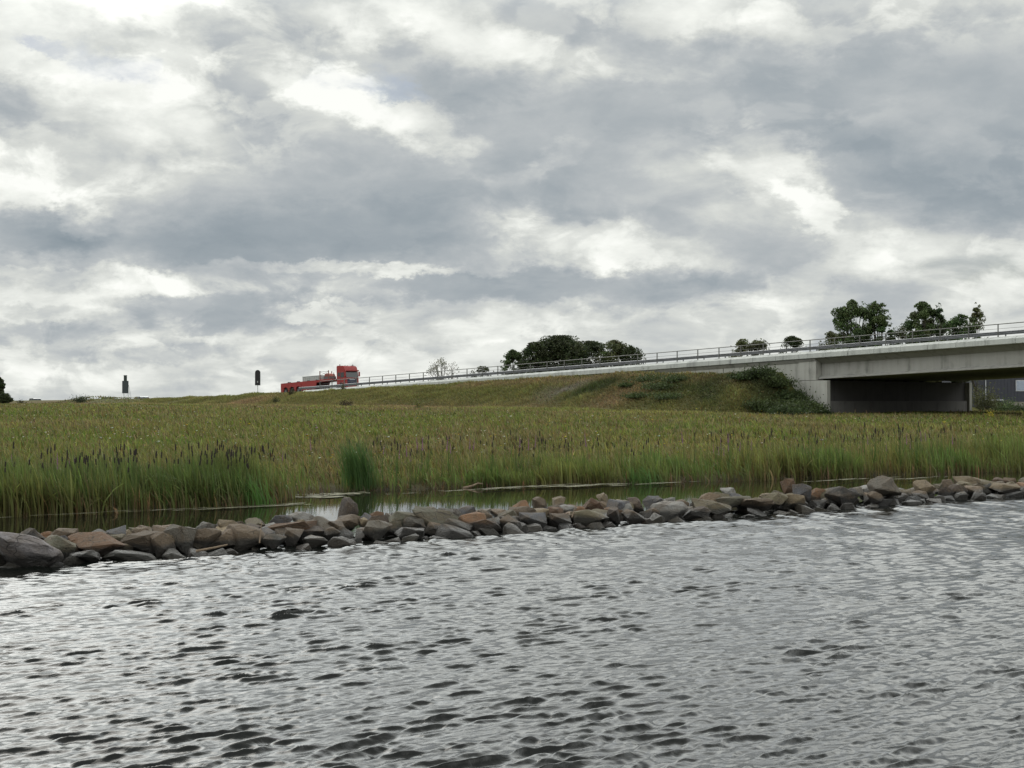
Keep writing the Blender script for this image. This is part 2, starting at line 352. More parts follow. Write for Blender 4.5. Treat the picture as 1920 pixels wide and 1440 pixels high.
# ------------------------------------------------------------------ water
def canal_mat():
    def fn(t, b, out):
        b.inputs['Base Color'].default_value = (.005,.006,.005,1); b.inputs['Roughness'].default_value = .03; b.inputs['IOR'].default_value = 1.36
        p = geo_pos(t); x, y, z = t.sep(p)
        # short wind ripples, longer along the crests
        cc = t.m('ADD', t.m('MULTIPLY', x, .772), t.m('MULTIPLY', y, .635)); nn = t.m('ADD', t.m('MULTIPLY', x, -.635), t.m('MULTIPLY', y, .772))
        h = t.noise(t.xyz(t.m('MULTIPLY', cc, 3.0), t.m('MULTIPLY', nn, 6.5), 0.0), 1.0, 5, .6, dist=.6)
        bump(t, b, h, WATER_BUMP, .06)
    return mat('wind_ruffled_water', fn)
WATER_BUMP = .2
def build_canal():
    lo = np.concatenate([[2,5,8,10], np.exp(np.arange(math.log(11.5), math.log(60), .0018)), np.exp(np.arange(math.log(60), math.log(500), .03))])
    ts = np.concatenate([np.arange(-2.2, -.80, .05), np.arange(-.80, -.40, .004), np.arange(-.40, .40, .0018), np.arange(.40, .80, .004), np.arange(.80, 2.2, .05)])
    Yg, T = np.meshgrid(lo, ts, indexing='ij'); X = (T*Yg).ravel(); Y = Yg.ravel()
    sp = np.maximum(.0018*Y, .024); ta = np.abs(T.ravel()); sp = np.where(ta > .80, .05*Y, np.where(ta > .40, .004*Y, sp))
    r = np.random.default_rng(5); dx = np.zeros_like(X); dy = np.zeros_like(X); dz = np.zeros_like(X)
    base = math.atan2(-.772, .635)                                  # waves run across the canal towards the camera
    cc, nn = cn(X, Y)
    g1 = vnoise(cc*.6, nn*1.5, 1.9, 40); g2 = vnoise(cc*.65, nn*2.4, .6, 41); g3 = vnoise(cc, nn, 9, 42)
    gust = (.84+.85*np.clip(g1*1.7-.45, 0, 1)*np.clip(g2*1.9-.35, 0, 1.2))*(.90+.25*g3)
    bands = [(10, .9, 2.0, .014, .25, 0), (60, .13, .42, .050, .23, 1), (80, .08, .18, .028, .55, 2)]
    for (cnt, l0, l1, sl, sd_, kind) in bands:
        for k in range(cnt):
            lam = math.exp(r.uniform(math.log(l0), math.log(l1))); ang = base+r.normal(0, sd_); kk = 2*math.pi/lam
            amp = sl/kk; ph = r.uniform(0, 6.28); kx, ky = kk*math.cos(ang), kk*math.sin(ang)
            a = amp*np.clip(lam/(2.0*sp)-1, 0, 1)*(1.0 if kind == 0 else gust if kind == 1 else .55+.8*g2); th = kx*X+ky*Y+ph
            dz += a*np.cos(th); q = .7 if kind == 1 else .5
            dx -= q*a*math.cos(ang)*np.sin(th); dy -= q*a*math.sin(ang)*np.sin(th)
    a, b = len(lo), len(ts); I = np.arange(a*b).reshape(a, b)
    f4 = np.stack([I[:-1,:-1], I[:-1,1:], I[1:,1:], I[1:,:-1]], -1).reshape(-1, 4)
    c, n = cn(X, Y); f4 = f4[(n[f4] < 31.2).all(1)]
    used = np.unique(f4); remap = np.full(len(X), -1); remap[used] = np.arange(len(used))
    P = np.stack([X+dx, Y+dy, dz], 1)[used]
    prop(link('canal_water', np_mesh('canal_water', P, None, remap[f4].astype(np.int32), None, canal_mat(), True)), kind='structure')
build_canal()
def pond_mat():
    def fn(t, b, out):
        b.inputs['Base Color'].default_value = (.014,.014,.008,1); b.inputs['Roughness'].default_value = .03; b.inputs['IOR'].default_value = 1.34
        bump(t, b, t.noise(geo_pos(t), 2.2, 3, .5), .04, .05)
    return mat('still_pond_water', fn)
def strip(name, n0, n1, z, m, c0=-60, c1=140):
    pts = [(c0,n0),(c1,n0),(c1,n1),(c0,n1)]; v = [(c*C_[0]+n*N_[0], c*C_[1]+n*N_[1], z) for c, n in pts]
    return MB().add(v, [(0,1,2,3)]).build(name, m)
prop(strip('pond_water', 30.6, 48.5, .035, pond_mat()), kind='structure')

# ------------------------------------------------------------------ blades
def blades(P, h, w, lean, az, colr, tipc=None, seg=2, face=None):
    """curved tapering leaves: P base points, h lengths, w widths, lean 0..1.5 (tip bend), az bend heading"""
    n = len(P); ts = np.linspace(0, 1, seg+1); d = np.stack([np.cos(az), np.sin(az), 0*az], 1)
    fa = rng.uniform(0, 6.283, n) if face is None else face; s = np.stack([np.cos(fa), np.sin(fa), 0*fa], 1)
    V, Cc = [], []
    for k, t_ in enumerate(ts):
        ctr = P+d*(lean*h*t_**2*.8)[:, None]; ctr[:, 2] += h*t_*(1-.35*lean*t_)
        cc = colr if tipc is None else colr*(1-t_)+tipc*t_
        if k < seg:
            ww = w*(1-.55*t_)*.5; V += [ctr-s*ww[:, None], ctr+s*ww[:, None]]; Cc += [cc, cc]
        else: V.append(ctr); Cc.append(cc)
    m = 2*seg+1; V = np.stack(V, 1).reshape(-1, 3); Cc = np.stack(Cc, 1).reshape(-1, 3); b = (np.arange(n)*m)[:, None]
    f4 = np.concatenate([b+np.array([[2*k, 2*k+1, 2*k+3, 2*k+2]]) for k in range(seg-1)], 0) if seg > 1 else np.zeros((0,4), int)
    f3 = b+np.array([[2*seg-2, 2*seg-1, 2*seg]])
    return V, f3.astype(np.int32), f4.astype(np.int32), Cc
def merge(parts):
    V, F3, F4, Cc, k = [], [], [], [], 0
    for v, f3, f4, c in parts: V.append(v); F3.append(f3+k); F4.append(f4+k); Cc.append(c); k += len(v)
    return np.concatenate(V), np.concatenate(F3), np.concatenate(F4), np.concatenate(Cc)
WIND = math.atan2(-.3, -.95)
def jit(c, n, s=.25):
    c = np.broadcast_to(np.asarray(c, float), (n, 3)); return np.clip(c*(1+rng.normal(0, s, (n,1)))+c*rng.normal(0, s*.35, (n,3)), .004, 1)

def off_road(u, v): return ~((v > -.6) & (v < DW+.6) & (u < -19.5)) 
def embankment_grass():
    n = 150000; u = rng.uniform(-150, -19.6, n); v = -rng.gamma(2.0, 5.0, n)-.1; X, Y = uvp(u, v); keep = (v > -26) & ~((u > -26) & (v > -.4)); X, Y, u, v = X[keep], Y[keep], u[keep], v[keep]
    cl, so = turf(X, Y); k = rng.random(len(X)) > so*.75; X, Y, cl = X[k], Y[k], cl[k]; m = len(X); tus = vnoise(X, Y, 1.6, 37)
    c0 = jit(cl, m, .25)*(.95+.80*tus)[:, None]; P = np.stack([X, Y, ground(X, Y)-.04], 1)
    return blades(P, rng.uniform(.18, .42, m)*(.5+tus), rng.uniform(.06, .13, m), rng.uniform(.3, 1.3, m), WIND+rng.normal(0, 1.3, m), c0, c0*1.25, 2)
def build_meadow():
    n = 330000; Y = np.exp(rng.uniform(math.log(44), math.log(270), n)); X = rng.uniform(-.46, .46, n)*Y
    c, nn = cn(X, Y); u, v = uv(X, Y); t_ = nn-nbank(c)
    keep = (t_ > 1.2) & off_road(u, v) & (v < 75) & ~((u < -19.9) & (v > -.8)) & ~((u < -20.3) & (u > -26) & (v > -.8) & (v < 27)) ; X, Y, u, v, t_ = X[keep], Y[keep], u[keep], v[keep], t_[keep]
    cl, so = turf(X, Y); emb = (np.clip((-v-1)/2, 0, 1)*np.clip((16+v)/4, 0, 1))*(u > -130)*(u < -20)
    k = rng.random(len(X)) > so*.8; X, Y, cl, emb, u, v, t_ = X[k], Y[k], cl[k], emb[k], u[k], v[k], t_[k]; m = len(X)
    P = np.stack([X, Y, ground(X, Y)-.03], 1)
    patch = vnoise(X, Y, 3, 31)
    h = (.12+.22*patch+rng.gamma(2, .05, m))*(1-.30*emb)*np.clip(1.25-.0024*Y, .6, 1.2); w = np.maximum(.018, .00075*Y)*rng.uniform(.7, 1.5, m)
    dry = rng.random(m) < (.14+.2*vnoise(X, Y, 6, 32)); c0 = jit(cl, m, .36)*(.65+.7*vnoise(X, Y, 1.3, 36))[:, None]; c0[dry] = jit((.165,.140,.066), int(dry.sum()), .25)
    lush = rng.random(m) < .22*np.clip(1.8*vnoise(X, Y, 10, 33)-.5, 0, 1)*(1-emb); c0[lush] = jit((.075,.118,.022), int(lush.sum()), .2)
    tip = c0*np.where(rng.random(m) < .45, 1.35, 1.0)[:, None]+np.array([.02,.012,.004])
    parts = [blades(P, h, w, rng.uniform(.15, 1.25, m), WIND+rng.normal(0, 1.4, m), c0, tip, 2)]
    parts.append(embankment_grass())
    # tall stems with seed heads
    i = rng.choice(m, 9000, replace=False); i = i[(emb[i] < .3)]; k = len(i)
    parts.append(blades(P[i], h[i]*1.15+.12, w[i]*.7, rng.uniform(.05, .4, k), WIND+rng.normal(0, .8, k), jit((.12,.10,.045), k), jit((.15,.105,.06), k), 2))
    V, f3, f4, Cc = merge(parts)
    prop(link('meadow_grass', np_mesh('meadow_grass', V, f3, f4, Cc, M_GRASS)), 'rough olive meadow grass with dry seed heads between the pond and the road', 'grass', kind='stuff')
    # wildflowers: small flat heads standing in the grass
    k = 1900; Yf = np.exp(rng.uniform(math.log(50), math.log(170), k)); Xf = rng.uniform(-.42, .42, k)*Yf; c, nn = cn(Xf, Yf); u, v = uv(Xf, Yf)
    ok = (nn-nbank(c) > 5) & (v < -9) & (vnoise(Xf, Yf, 9, 35) > .42); Xf, Yf = Xf[ok], Yf[ok]; k = len(Xf)
    zc = ground(Xf, Yf)+rng.uniform(.30, .60, k); r_ = rng.uniform(.02, .055, k)*np.where(rng.random(k) < .12, 1.8, 1); Vv, Ff, Cf = [], [], []
    yel = rng.random(k) < .45
    for a in range(7):
        th = a*2*math.pi/7; Vv.append(np.stack([Xf+r_*np.cos(th), Yf+r_*np.sin(th), zc+r_*.25*math.cos(3*th)], 1))
    Vv.append(np.stack([Xf, Yf, zc-r_*.7], 1)); V = np.stack(Vv, 1).reshape(-1, 3); b = (np.arange(k)*8)[:, None]
    f3 = np.concatenate([b+np.array([[a, (a+1)%7, 7]]) for a in range(7)]+[b+np.array([[0, a, a+1]]) for a in range(1, 6)]).astype(np.int32)
    cc = np.where(yel[:, None], np.array([.42,.33,.02]), np.array([.50,.50,.42])); Cc = np.repeat(jit(cc, k, .2), 8, 0)
    prop(link('meadow_flowers', np_mesh('meadow_flowers', V, f3, None, Cc, M_GRASS)), 'scattered white and yellow wildflower heads among the meadow grass', 'flowers', kind='stuff')
build_meadow()

def hreed(c): return np.interp(c, [5,12,24,27,31,38,46,56,66,80], [1.7,1.7,1.85,.85,.8,1.0,1.2,1.4,1.6,1.6])
def build_reeds():
    n = 26000; c = rng.uniform(6, 82, n); t_ = -.5+rng.gamma(1.6, 1.35, n); t_ = np.clip(t_, -.9, 7)
    clump = vnoise(c*1.0, t_*1.5, 1.1, 50); clump = clump*.55+vnoise(c*1.0, t_*1.2, 2.2, 55)*.4; keep = rng.random(n) < np.clip((clump-.27)*3.4, .05, 1)*np.where((c > 26.0) & (c < 31.5) & (t_ < 5), .07, 1)*np.where((c > 31.5) & (c < 36), .45, 1)*np.where(c > 31, np.clip((vnoise(c, t_*0, 2.6, 56)-.15)*1.9, .25, 1), 1)
    c, t_ = c[keep], t_[keep]; nn = nbank(c)+t_; X = c*C_[0]+nn*N_[0]; Y = c*C_[1]+nn*N_[1]; m = len(X)
    parts = []
    for rep in range(4):
        Px = X+rng.normal(0, .07, m); Py = Y+rng.normal(0, .07, m); Z = np.maximum(ground(Px, Py), 0)-.03
        P = np.stack([Px, Py, Z], 1); hh = hreed(c)*(.50+.60*vnoise(c, t_, 1.4, 51)+.34*vnoise(c, t_*.5, 3.6, 57))*rng.uniform(.5, 1.08, m)*np.where(t_ > 3.0, .72, 1)
        k = np.clip((vnoise(c, t_, 3.4, 52)-.3)*2.4, 0, 1)[:, None]
        g = np.array([.080,.135,.030])*(1-k)+np.array([.145,.150,.040])*k
        lf = (np.exp(-((c-21)/5.5)**2)*.75)[:, None]; g = g*(1-lf)+np.array([.066,.096,.024])*lf
        right = np.clip((c-58)/8, 0, 1)[:, None]; g = g*(1-right)+np.array([.098,.142,.034])*right
        back = np.clip((t_-2)/3, 0, .8)[:, None]; g = g*(1-back)+np.array([.135,.125,.042])*back
        c0 = jit(g, m, .25); tip = c0*1.12; base = c0*.45+np.array([.13,.105,.048])*.55
        dead = rng.random(m) < .20; base[dead] = jit((.155,.105,.05), int(dead.sum()), .25); hh = np.where(dead, hh*.6, hh); tip[dead] = base[dead]*1.15
        lean = np.where(rng.random(m) < .28, rng.uniform(.6, 1.2, m), rng.uniform(.03, .4, m))
        wd = rng.uniform(.022, .055, m); bl = rng.random(m) < .10; wd[bl] *= 1.7; tip[bl] = tip[bl]*1.35
        parts.append(blades(P, hh, wd, lean, WIND+rng.normal(0, 1.0, m), base, tip, 3))
    # matted dead litter and sprouts at the water's edge
    k = 5000; c2 = rng.uniform(6, 82, k); n2 = nbank(c2)+rng.normal(.1, .5, k); X2 = c2*C_[0]+n2*N_[0]; Y2 = c2*C_[1]+n2*N_[1]
    parts.append(blades(np.stack([X2, Y2, np.maximum(ground(X2, Y2), .03)], 1), rng.uniform(.15, .5, k), rng.uniform(.012, .025, k), rng.uniform(.3, 1.4, k), rng.uniform(0, 6.28, k), jit((.085,.065,.036), k, .35), None, 2))
    V, f3, f4, Cc = merge(parts)
    prop(link('reed_bed', np_mesh('reed_bed', V, f3, f4, Cc, M_REED)), 'dense green reed and sedge leaves along the far pond edge', 'reeds', kind='stuff')
build_reeds()

# ------------------------------------------------------------------ cattails, loosestrife, clump of reed
def build_cattails():
    M_HEAD = simple('brown_seed_head', (.016,.010,.007), .9, 0, .3, 30); heads, plants = [], []
    for k in range(6):
        m = MB(); z0 = 1.52+.05*k; lean = rnd.uniform(-.06, .06)
        m.tube((lean,0,z0), (lean*1.1,0,z0+.03), .010, .022, 7); m.tube((lean*1.1,0,z0+.03), (lean*1.3,.01,z0+.17+.012*k), .022, .021, 7); m.tube((lean*1.3,.01,z0+.17+.012*k), (lean*1.4,.01,z0+.26+.012*k), .006, .003, 4)
        heads.append(m.build('seed_head', M_HEAD))
        nb = 5; P = np.array([[rnd.uniform(-.04,.04), rnd.uniform(-.04,.04), -.05] for _ in range(nb)]); hh = np.array([rnd.uniform(1.2, 1.8) for _ in range(nb)])
        parts = [blades(P, hh, np.full(nb, .022), np.array([rnd.uniform(.05,.45) for _ in range(nb)]), rng.uniform(0, 6.28, nb), jit((.060,.110,.024), nb, .2), None, 3)]
        s = MB().tube((0,0,-.05), (lean,0,z0), .008, .007, 5); sv_ = np.array(s.v); f4 = np.array([f for f in s.f if len(f) == 4])
        parts.append((sv_, np.zeros((0,3), np.int32), f4.astype(np.int32), jit((.075,.10,.03), len(sv_), .05)))
        V, f3, f4, Cc = merge(parts); plants.append(np_mesh('cattail', V, f3, f4, Cc, M_REED))
    hm = [h.data for h in heads]
    for h in heads: bpy.data.objects.remove(h)
    zones = [(9, 26.3, 175, -.3, 2.2, .83, 'cattail with dark seed head in the dense stand left of the open pond', 'cattails in the left stand'),
             (30.5, 36.5, 30, .2, 3.2, .80, 'thin cattail among purple spikes in the middle reed belt right of the tall reed tuft', 'cattails in the middle reeds'),
             (37, 44, 42, .0, 2.6, .82, 'cattail with small head in the reeds behind the middle of the rock dam', 'cattails behind the mid dam'),
             (46, 53, 34, .0, 2.6, .90, 'cattail in the reed belt below the embankment weeds, right of centre', 'cattails right of centre'),
             (53.5, 61, 40, .0, 2.6, .98, 'cattail in the dark green stand below the bridge abutment', 'cattails below the abutment')]
    for (c0, c1, k, t0, t1, sc, label, group) in zones:
        for _ in range(k):
            c = rnd.uniform(c0, c1)
            if c0 == 9 and rnd.random() < .6: c = rnd.choice([rnd.uniform(15, 26), rnd.gauss(18.5, 1.0), rnd.gauss(23.3, 1.0)])
            n = float(nbank(c))+rnd.uniform(t0, t1); x, y = c*C_[0]+n*N_[0], c*C_[1]+n*N_[1]; z = max(float(ground(x, y)), 0)
            i = rnd.randrange(6); o = link('cattail', plants[i], loc=(x, y, z)); s = sc*rnd.uniform(.86, 1.12); o.scale = (1, 1, s); o.rotation_euler = (rnd.uniform(-.07,.07), rnd.uniform(-.07,.07), rnd.uniform(0, 6.28))
            prop(o, label, 'cattail', group); link('seed_head', hm[i], o)
build_cattails()
def build_loosestrife():
    M_PUR = simple('purple_blossom', (.20,.075,.17), .8, 0, .3, 20)
    sp = MB(); z = .95
    for k in range(16):
        a = k*2.4; r = .035*(1-k/20); sp.tube((0,0,z+k*.028), (r*1.6*math.cos(a), r*1.6*math.sin(a), z+k*.028+.02), .018*(1-k/26), .006, 5)
    sp.tube((0,0,z-.03), (0,0,z+.47), .014, .004, 5); so = sp.build('flower_spike', M_PUR); sm = so.data; bpy.data.objects.remove(so)
    nb = 12; P = np.stack([rng.normal(0,.02,nb), rng.normal(0,.02,nb), np.linspace(0,.85,nb)], 1)
    V, f3, f4, Cc = merge([blades(P, np.full(nb,.22), np.full(nb,.03), np.full(nb,.9), np.arange(nb)*2.4, jit((.07,.085,.03), nb, .2), None, 2), blades(np.zeros((2,3)), np.full(2,1.0), np.full(2,.02), np.zeros(2), np.zeros(2), jit((.09,.06,.04), 2), None, 1, np.array([0,1.57]))])
    pm = np_mesh('loosestrife', V, f3, f4, Cc, M_REED)
    spots = [(832,.6,4,'beside the middle cattails'),(893,.6,4,'above the middle of the rock dam'),(668,.9,2,'left of the tall reed tuft'),(1010,1.2,3,'behind the cattails in mid picture'),(1098,1.0,3,'left of the olive reed belt in mid picture'),
             (1308,.8,4,'left of the tan bare patch'),(1360,.7,6,'just below the tan bare patch'),(1594,.9,4,'below the concrete abutment'),(1676,.6,3,'standing apart below the dark underpass'),(120,2.0,5,'behind the left cattail stand'),(1880,1.5,3,'at the right picture edge')]
    for (px, spread, k, where) in spots:
        for _ in range(k):
            x, y = px_n(px, 45); c, n = cn(x, y); n = float(nbank(c))+rnd.uniform(1.8, 3.6); c += rnd.uniform(-1.5, 1.5)*spread
            x, y = c*C_[0]+n*N_[0], c*C_[1]+n*N_[1]
            o = link('loosestrife', pm, loc=(x, y, max(0, float(ground(x, y))))); s = rnd.uniform(.7, 1.15); o.scale = (s*.75, s*.75, s); o.rotation_euler = (rnd.uniform(-.12,.12), rnd.uniform(-.12,.12), rnd.uniform(0, 6))
            prop(o, 'purple loosestrife spike '+where, 'wildflower', 'purple loosestrife '+where); link('flower_spike', sm, o)
build_loosestrife()
def tuft(name, label, cat, px, t0, n, h, w, rad, colr, lean=.3, group=None):
    x, y = px_n(px, 45); c, nn = cn(x, y); nn = float(nbank(c))+t0; x, y = c*C_[0]+nn*N_[0], c*C_[1]+nn*N_[1]
    P = np.stack([rng.normal(0, rad*.5, n), rng.normal(0, rad*.4, n), np.full(n, -.05)], 1); hh = h*rng.uniform(.55, 1.05, n)
    V, f3, f4, Cc = blades(P, hh, rng.uniform(.7, 1.2, n)*w, rng.uniform(.1, lean*2, n), math.pi+rng.normal(0, .7, n), jit(colr, n, .2), jit(np.array(colr)*1.25, n, .15), 4)
    prop(link(name, np_mesh(name, V, f3, f4, Cc, M_REED), loc=(x, y, max(0, float(ground(x, y))))), label, cat, group)
tuft('reed_tuft', 'tall bright green tuft of common reed leaning left above the pond edge', 'reeds', 722, .5, 560, 2.2, .022, .58, (.052,.100,.026), .28)
tuft('reed_tuft', 'fresh green leafy reed clump standing in front of the left cattail stand', 'reeds', 392, -.5, 120, 1.25, .03, .45, (.075,.15,.035), .45)
tuft('reed_tuft', 'fresh green reed clump at the pond edge right of the driftwood', 'reeds', 1140, -.3, 160, 1.0, .025, .7, (.075,.14,.035), .4)
tuft('reed_tuft', 'bright green sedge tuft leaning at the right picture edge', 'reeds', 1880, 2.5, 500, 1.9, .025, 1.6, (.07,.145,.03), .35)

# floating algae and duckweed along the far edge of the pond
def build_algae():
    V, F3, k = [], [], 0
    specs = [(590,44.7,2.0,.9,12),(500,41.3,2.2,.30,8),(430,41.0,1.8,.22,6),(640,44.6,1.6,.45,8),(1100,43.0,3.0,.35,10),(980,43.6,2.4,.4,8),(1230,42.0,2.0,.3,6),(1560,38.9,2.5,.25,6),(1700,37.6,2.2,.2,5),(300,40.8,1.2,.12,4),(860,42.8,1.0,.2,4),(740,42.6,.8,.15,3),(180,40.9,2.5,.15,4)]
    for (px, n0, rc, rn, cnt) in specs:
        x0, y0 = px_n(px, n0); c0, _ = cn(x0, y0)
        for _ in range(cnt*3):
            c = c0+rnd.gauss(0, rc*.5); n = n0+rnd.gauss(0, rn*.6); a = rc*rnd.uniform(.06, .26); b = rn*rnd.uniform(.08, .30); m = 18; z = .043+.0004*k/19
            ring = [(c+a*(1+.35*math.sin(3*i+c)+rnd.uniform(-.15,.15))*math.cos(2*math.pi*i/m), n+b*(1+.3*math.sin(5*i+n)+rnd.uniform(-.2,.2))*math.sin(2*math.pi*i/m)) for i in range(m)]
            V += [(c*C_[0]+n*N_[0], c*C_[1]+n*N_[1], z)]+[(p*C_[0]+q*N_[0], p*C_[1]+q*N_[1], z) for p, q in ring]
            F3 += [(k, k+1+i, k+1+(i+1)%m) for i in range(m)]; k += m+1
    prop(link('duckweed', np_mesh('duckweed', np.array(V), np.array(F3, np.int32), None, None, simple('pale_algae', (.13,.125,.075), .8, 0, .35, 3))), 'pale green algae film floating along the far pond edge', 'algae', kind='stuff')
build_algae()

# ------------------------------------------------------------------ rocks of the dam
def rock_mesh(seed):
    r = np.random.default_rng(seed); bm = bmesh.new(); P = r.normal(size=(r.integers(13, 20), 3)); P /= np.linalg.norm(P, axis=1)[:, None]; P *= r.uniform(.80, 1.05, (len(P),1))
    P[:, 2] = np.clip(P[:, 2], -.75, r.uniform(.55, .9))
    for p in P: bm.verts.new(p)
    out = bmesh.ops.convex_hull(bm, input=list(bm.verts)); bmesh.ops.delete(bm, geom=[g for g in out['geom_interior'] if isinstance(g, bmesh.types.BMVert)], context='VERTS')
    bmesh.ops.dissolve_limit(bm, angle_limit=R(14), verts=list(bm.verts), edges=list(bm.edges))
    bmesh.ops.bevel(bm, geom=list(bm.edges), offset=float(r.uniform(.025,.06)), segments=2, affect='EDGES', clamp_overlap=True, profile=.6)
    bmesh.ops.triangulate(bm, faces=list(bm.faces))
    for _ in range(2):
        bmesh.ops.subdivide_edges(bm, edges=[e for e in bm.edges if e.calc_length() > .16], cuts=1); bmesh.ops.triangulate(bm, faces=list(bm.faces))
    ph = r.uniform(0, 6, (4,3)); w = r.normal(size=(4,3,3))
    for v in bm.verts:
        d = np.array(v.co[:]); a_ = 0
        for q, (f, am) in enumerate(((2.2,.03),(5.5,.022),(11,.014),(19,.008))): a_ += am*np.sin(f*(w[q]@d)+ph[q]).sum()*.7
        v.co = d*(1+a_)
    bmesh.ops.recalc_face_normals(bm, faces=list(bm.faces))
    me = bpy.data.meshes.new('boulder'); bm.to_mesh(me); bm.free(); me.polygons.foreach_set('use_smooth', [True]*len(me.polygons)); me.set_sharp_from_angle(angle=R(24)); me.materials.append(M_ROCK)
    co = np.array([v.co[:] for v in me.vertices]); ex = (co.max(0)-co.min(0))/2; me['e'] = [float(v) for v in ex]; return me
ROCKS = [rock_mesh(100+k) for k in range(22)]
TINT = {'grey': (.18,.16,.13), 'lilac grey': (.27,.25,.255), 'greenish grey': (.165,.158,.112), 'brown': (.15,.108,.070), 'rust brown': (.165,.088,.045), 'tan': (.235,.18,.108), 'dark': (.065,.058,.052), 'dark brown': (.075,.055,.043), 'slate grey': (.125,.125,.135), 'pale': (.30,.29,.27), 'olive': (.175,.15,.088)}
placed = []
def rock(px, y0, y1, w, n, tint, label, deep=None):
    X, Y = px_n(px, n); k = Y/F; sx = w*k/2; zt = zat(y0, Y); zb = zat(y1, Y); zb = min(zb, .22) if n > 30.9 else min(zb, .02) if n < 29.9 else zb; sz = max(.12, (zt-zb)/2); cz = (zt+zb)/2; sy = deep or min(max(.3, .5*(sx+sz)*1.05), .75)
    me = ROCKS[rnd.randrange(len(ROCKS))]; e = me['e']; o = link('boulder', me, loc=(X, Y, cz)); o.scale = (sx/e[0]*1.02, sy/e[1], sz/e[2]*.97)
    o.rotation_euler = (rnd.uniform(-.15,.15), rnd.uniform(-.22,.22), math.atan2(.635,.772)*.3+rnd.uniform(-.3,.3)); j = rnd.uniform(.55, .9)
    o.color = tuple(v*j for v in TINT[tint])+(1,)
    prop(o, label, 'boulder', 'boulders of the low rock dam'); placed.append((X, Y, cz, max(sx, .2), sz, px)); return o
